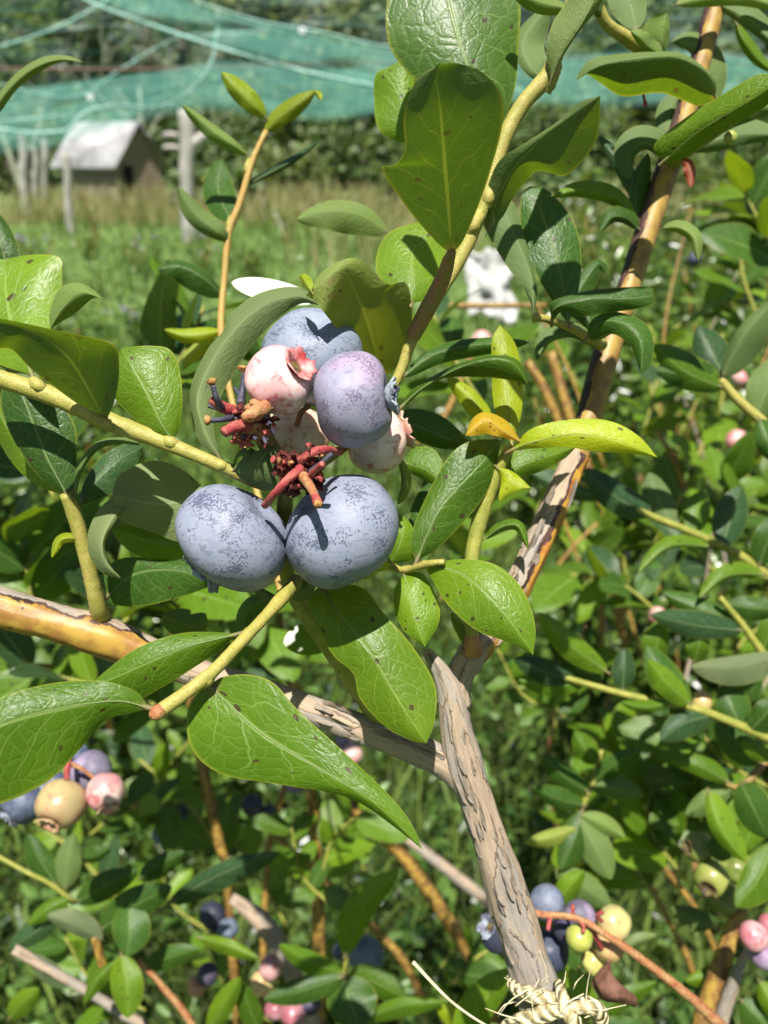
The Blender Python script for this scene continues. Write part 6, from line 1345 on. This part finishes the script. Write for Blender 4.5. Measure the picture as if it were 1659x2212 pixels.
SM = [(790, 2068, 380, 42, 'blue', (0.14, 0.18, 0.29), 'pale blue blueberry among the bottom centre leaves'), (738, 2055, 392, 20, 'blue2', (0.10, 0.12, 0.2), 'small dark blueberry left of the pale blue one at bottom'),
      (492, 2008, 420, 24, 'blue', (0.13, 0.17, 0.27), 'light blue blueberry beside a black one at lower left'), (458, 1978, 426, 30, 'blue2', (0.03, 0.035, 0.06), 'black ripe blueberry beside the pale bare cane'),
      (468, 2022, 424, 18, 'greenb', (1, 1, 1), 'small yellow green blueberry under the black one'), (585, 2090, 380, 26, 'pink', (0.75, 0.6, 0.65), 'pinkish mauve berry at the bottom left of centre'), (565, 2125, 384, 26, 'cream', (1.1, 1.1, 0.9), 'pale green berry under the pinkish mauve one'),
      (668, 2165, 384, 26, 'blue2', (0.07, 0.06, 0.13), 'violet blueberry at the bottom by pink ones'), (635, 2190, 380, 28, 'pink', (0.6, 0.38, 0.46), 'dusky pink berry at the bottom by the violet one'), (595, 2180, 388, 24, 'pink', (0.5, 0.35, 0.42), 'shaded dusky pink berry at bottom, left of the others'),
      (448, 2105, 400, 24, 'blue2', (0.06, 0.05, 0.10), 'dark purple berry behind the yellowish spotted leaf'), (425, 2130, 404, 22, 'cream', (0.9, 0.8, 0.7), 'brownish cream berry under the dark purple one'), (350, 1800, 520, 22, 'blue', (0.13, 0.17, 0.28), 'small blue berry blurred in the grass at left'), (390, 1755, 540, 18, 'blue2', (0.04, 0.05, 0.09), 'small black berry right of the blue one in the grass'),
      (545, 1740, 540, 24, 'blue2', (0.04, 0.045, 0.07), 'black berry in shade beside the amber cane'), (580, 1755, 545, 18, 'blue2', (0.05, 0.06, 0.1), 'small dark berry touching the amber cane'), (1335, 1683, 430, 22, 'blue2', (0.03, 0.035, 0.06), 'black berry in the shade right of the trunk'),
      (760, 1630, 600, 24, 'pink', (0.9, 0.8, 0.8), 'pink berry blurred between cane and leaf'), (745, 1600, 610, 20, 'mauve', (0.18, 0.12, 0.2), 'mauve berry blurred above the pink one'), (640, 1695, 560, 22, 'mauve', (0.16, 0.12, 0.2), 'mauve berry under the big curved leaf'),
      (1306, 1192, 620, 20, 'cream', (1.3, 1.25, 1.1), 'cream berry on amber stem at right of centre'), (1345, 1198, 640, 18, 'mauve', (0.2, 0.13, 0.18), 'dusky berry right of the cream one on amber stem'), (1310, 1242, 620, 18, 'blue2', (0.05, 0.05, 0.10), 'dark blue berry below the cream one on amber stem'),
      (1328, 1268, 610, 20, 'cream', (1.35, 1.2, 1.05), 'pale pink berry below the dark blue one'), (1352, 1270, 615, 18, 'cream', (1.3, 1.2, 0.9), 'pale yellow berry touching the pale pink one'), (1590, 952, 560, 24, 'pink', (0.95, 0.75, 0.75), 'pink berry of the blurred pair at right edge'), (1606, 985, 565, 22, 'blue2', (0.09, 0.10, 0.16), 'dark blue berry under the pink pair at right edge'),
      (1645, 958, 560, 20, 'pink', (0.9, 0.55, 0.6), 'darker pink berry cut by the right edge, middle'), (1598, 818, 520, 18, 'pink', (0.95, 0.8, 0.8), 'small pink berry behind the upright leaf at right'), (1375, 1112, 640, 20, 'pink', (0.6, 0.35, 0.42), 'dark pink berry behind the bluish leaf'),
      (1040, 735, 900, 22, 'pink', (1, 0.9, 0.9), 'pink berry below the crumpled white cloth'), (1032, 772, 910, 18, 'blue', (0.13, 0.16, 0.27), 'blue berry below the pink one by the yellow leaf'), (1150, 985, 700, 18, 'blue2', (0.08, 0.09, 0.14), 'dark berry behind the green leaf under the yellow one'),
      (1420, 1330, 460, 20, 'pink', (0.9, 0.7, 0.7), 'pink berry behind the dark horizontal leaf'), (1610, 640, 700, 18, 'blue2', (0.06, 0.07, 0.12), 'dark berry high at the right edge among leaves'), (1500, 560, 900, 16, 'blue2', (0.06, 0.07, 0.12), 'dark berry right of the brown cane among light leaves')]
for q, (x, y, d, r, mt, cc, lb) in enumerate(SM):
    a = q * 1.9
    if mt in ('blue', 'blue2'): cc = (cc[0] * 0.85, cc[1] * 0.82, cc[2] * 0.68)
    if mt == 'pink': cc = (cc[0] * 0.80, cc[1] * 0.82, cc[2] * 0.78)
    berry(x, y, d, r, (math.cos(a), math.sin(a), 0.4), lb, 'blurred berries in the background', mt, cc, 0.92, False, 40 + q, n=20)

# ------------------------------------------------------------------ dead leaf, twine, straw
M['deadleaf'] = plain('dry_brown_leaf', (0.17, 0.085, 0.055), (0.09, 0.042, 0.028), 260, 0.75, 0.2, bmp=0.5, bd=0.0008)
def dead_leaf():
    vs, fs = [], []; n, k = 44, 30
    mid = cr([(1316, 2076, 226), (1304, 2108, 222), (1328, 2140, 220), (1362, 2160, 221), (1374, 2172, 223)], n)
    for i in range(n + 1):
        t = i / n; w_ = 40 * (math.sin(math.pi * min(max(t, 0.03), 0.97)) ** 0.6) * (1 + 0.25 * noise.noise(Vector((t * 4, 3, 1))))
        for j in range(k + 1):
            s = j / k * 2 - 1; a = s * 3.9 + 0.6; ra = w_ * (0.45 + 0.5 * abs(s))
            wr = 4.5 * noise.noise(Vector((t * 4, s * 9, 0))) + 2.2 * noise.noise(Vector((t * 14, s * 16, 5)))
            dx, dy = math.sin(a) * (ra + wr), -math.cos(a) * (ra + wr) * 0.30
            vs.append(P(mid[i, 0] + dx * 0.85 + 0.3 * dy, mid[i, 1] + dy + dx * -0.35, mid[i, 2] + math.cos(a) * (ra + wr) * 0.09 + s * 1.5))
    for i in range(n):
        for j in range(k): fs.append([i * (k + 1) + j, i * (k + 1) + j + 1, (i + 1) * (k + 1) + j + 1, (i + 1) * (k + 1) + j])
    o = obj('dead_leaf', vs, fs, M['deadleaf'], None)
    tag(o, 'shrivelled brown dead leaf hanging by the pale green berry', 'dead leaf')
dead_leaf()
m, t = mat('sisal_twine'); uv = tcoord(t, 'UV'); s_ = nd(t, 'SeparateXYZ', {0: uv}, out=None); ob = tcoord(t, 'Object')
ph_ = mth(t, 'ADD', mth(t, 'MULTIPLY', s_.outputs[0], 3.0), mth(t, 'ADD', mth(t, 'MULTIPLY', s_.outputs[1], 3.6), mth(t, 'MULTIPLY', noi(t, ob, 300, 2), 0.7)))
wv_ = mth(t, 'MULTIPLY_ADD', mth(t, 'SINE', mth(t, 'MULTIPLY', ph_, 6.283)), 0.5, 0.5)
fb_ = noi(t, stretch(t, uv, (60, 3, 1)), 1.0, 3)
c = mix(t, ramp(t, wv_, 0.0, 0.45), (0.36, 0.28, 0.13), mix(t, ramp(t, fb_, 0.35, 0.65), (0.56, 0.47, 0.26), (0.70, 0.62, 0.42)))
out(t, pbsdf(t, c, 0.8, 0.15, bump(t, mth(t, 'ADD', wv_, mth(t, 'MULTIPLY', fb_, 0.5)), 0.9, 0.0009)))
M['twine'] = m
M['fibre'] = plain('pale_fibre', (0.66, 0.58, 0.38), (0.52, 0.44, 0.25), 300, 0.7, 0.2)
tw = thing('twine', 'pale fibrous twine knotted round the trunk at the bottom', 'twine', tuple(P(1220, 2160, 172)))
def strand(name, pts, par, rad_k=3):
    base = tube(name, pts, 'twine', par, k=12, lump=0.10)
    return base
strand('loop', [(1105, 2110, 186, 22), (1112, 2135, 181, 26), (1150, 2150, 177, 30), (1200, 2160, 175, 30), (1228, 2172, 174, 26)], tw)
strand('loop', [(1090, 2222, 180, 30), (1130, 2204, 176, 34), (1190, 2186, 173, 34), (1232, 2176, 171, 30), (1245, 2170, 172, 24)], tw)
strand('loop', [(1205, 2118, 180, 14), (1212, 2145, 174, 24), (1225, 2180, 171, 32), (1240, 2215, 172, 36), (1245, 2270, 174, 36)], tw)
strand('loop', [(1232, 2176, 171, 30), (1268, 2172, 172, 34), (1294, 2186, 174, 34), (1296, 2215, 176, 32), (1280, 2250, 178, 30)], tw)
rr = random.Random(4)
for q in range(22):
    x, y = rr.uniform(1105, 1280), rr.uniform(2120, 2205); a = rr.choice((rr.uniform(2.6, 3.9), rr.uniform(-1.9, 0.3))); l = rr.uniform(25, 110)
    d = rr.uniform(168, 176); b_ = rr.uniform(-0.5, 0.5)
    tube('fibre', [(x, y, d, 3.0), (x + math.cos(a) * l * .5, y + math.sin(a) * l * .5 + 4, d - 1, 2.4), (x + math.cos(a + b_) * l, y + math.sin(a + b_) * l, d - rr.uniform(-3, 4), 1.2)], 'fibre', tw, k=5)
sw = tube('straw', [(892, 2078, 170, 8), (960, 2150, 170, 6), (1010, 2190, 171, 5), (1060, 2222, 172, 5), (1110, 2260, 173, 5)], 'fibre', None, k=8)
tag(sw, 'single pale straw crossing the bottom left of the knotted twine', 'straw')
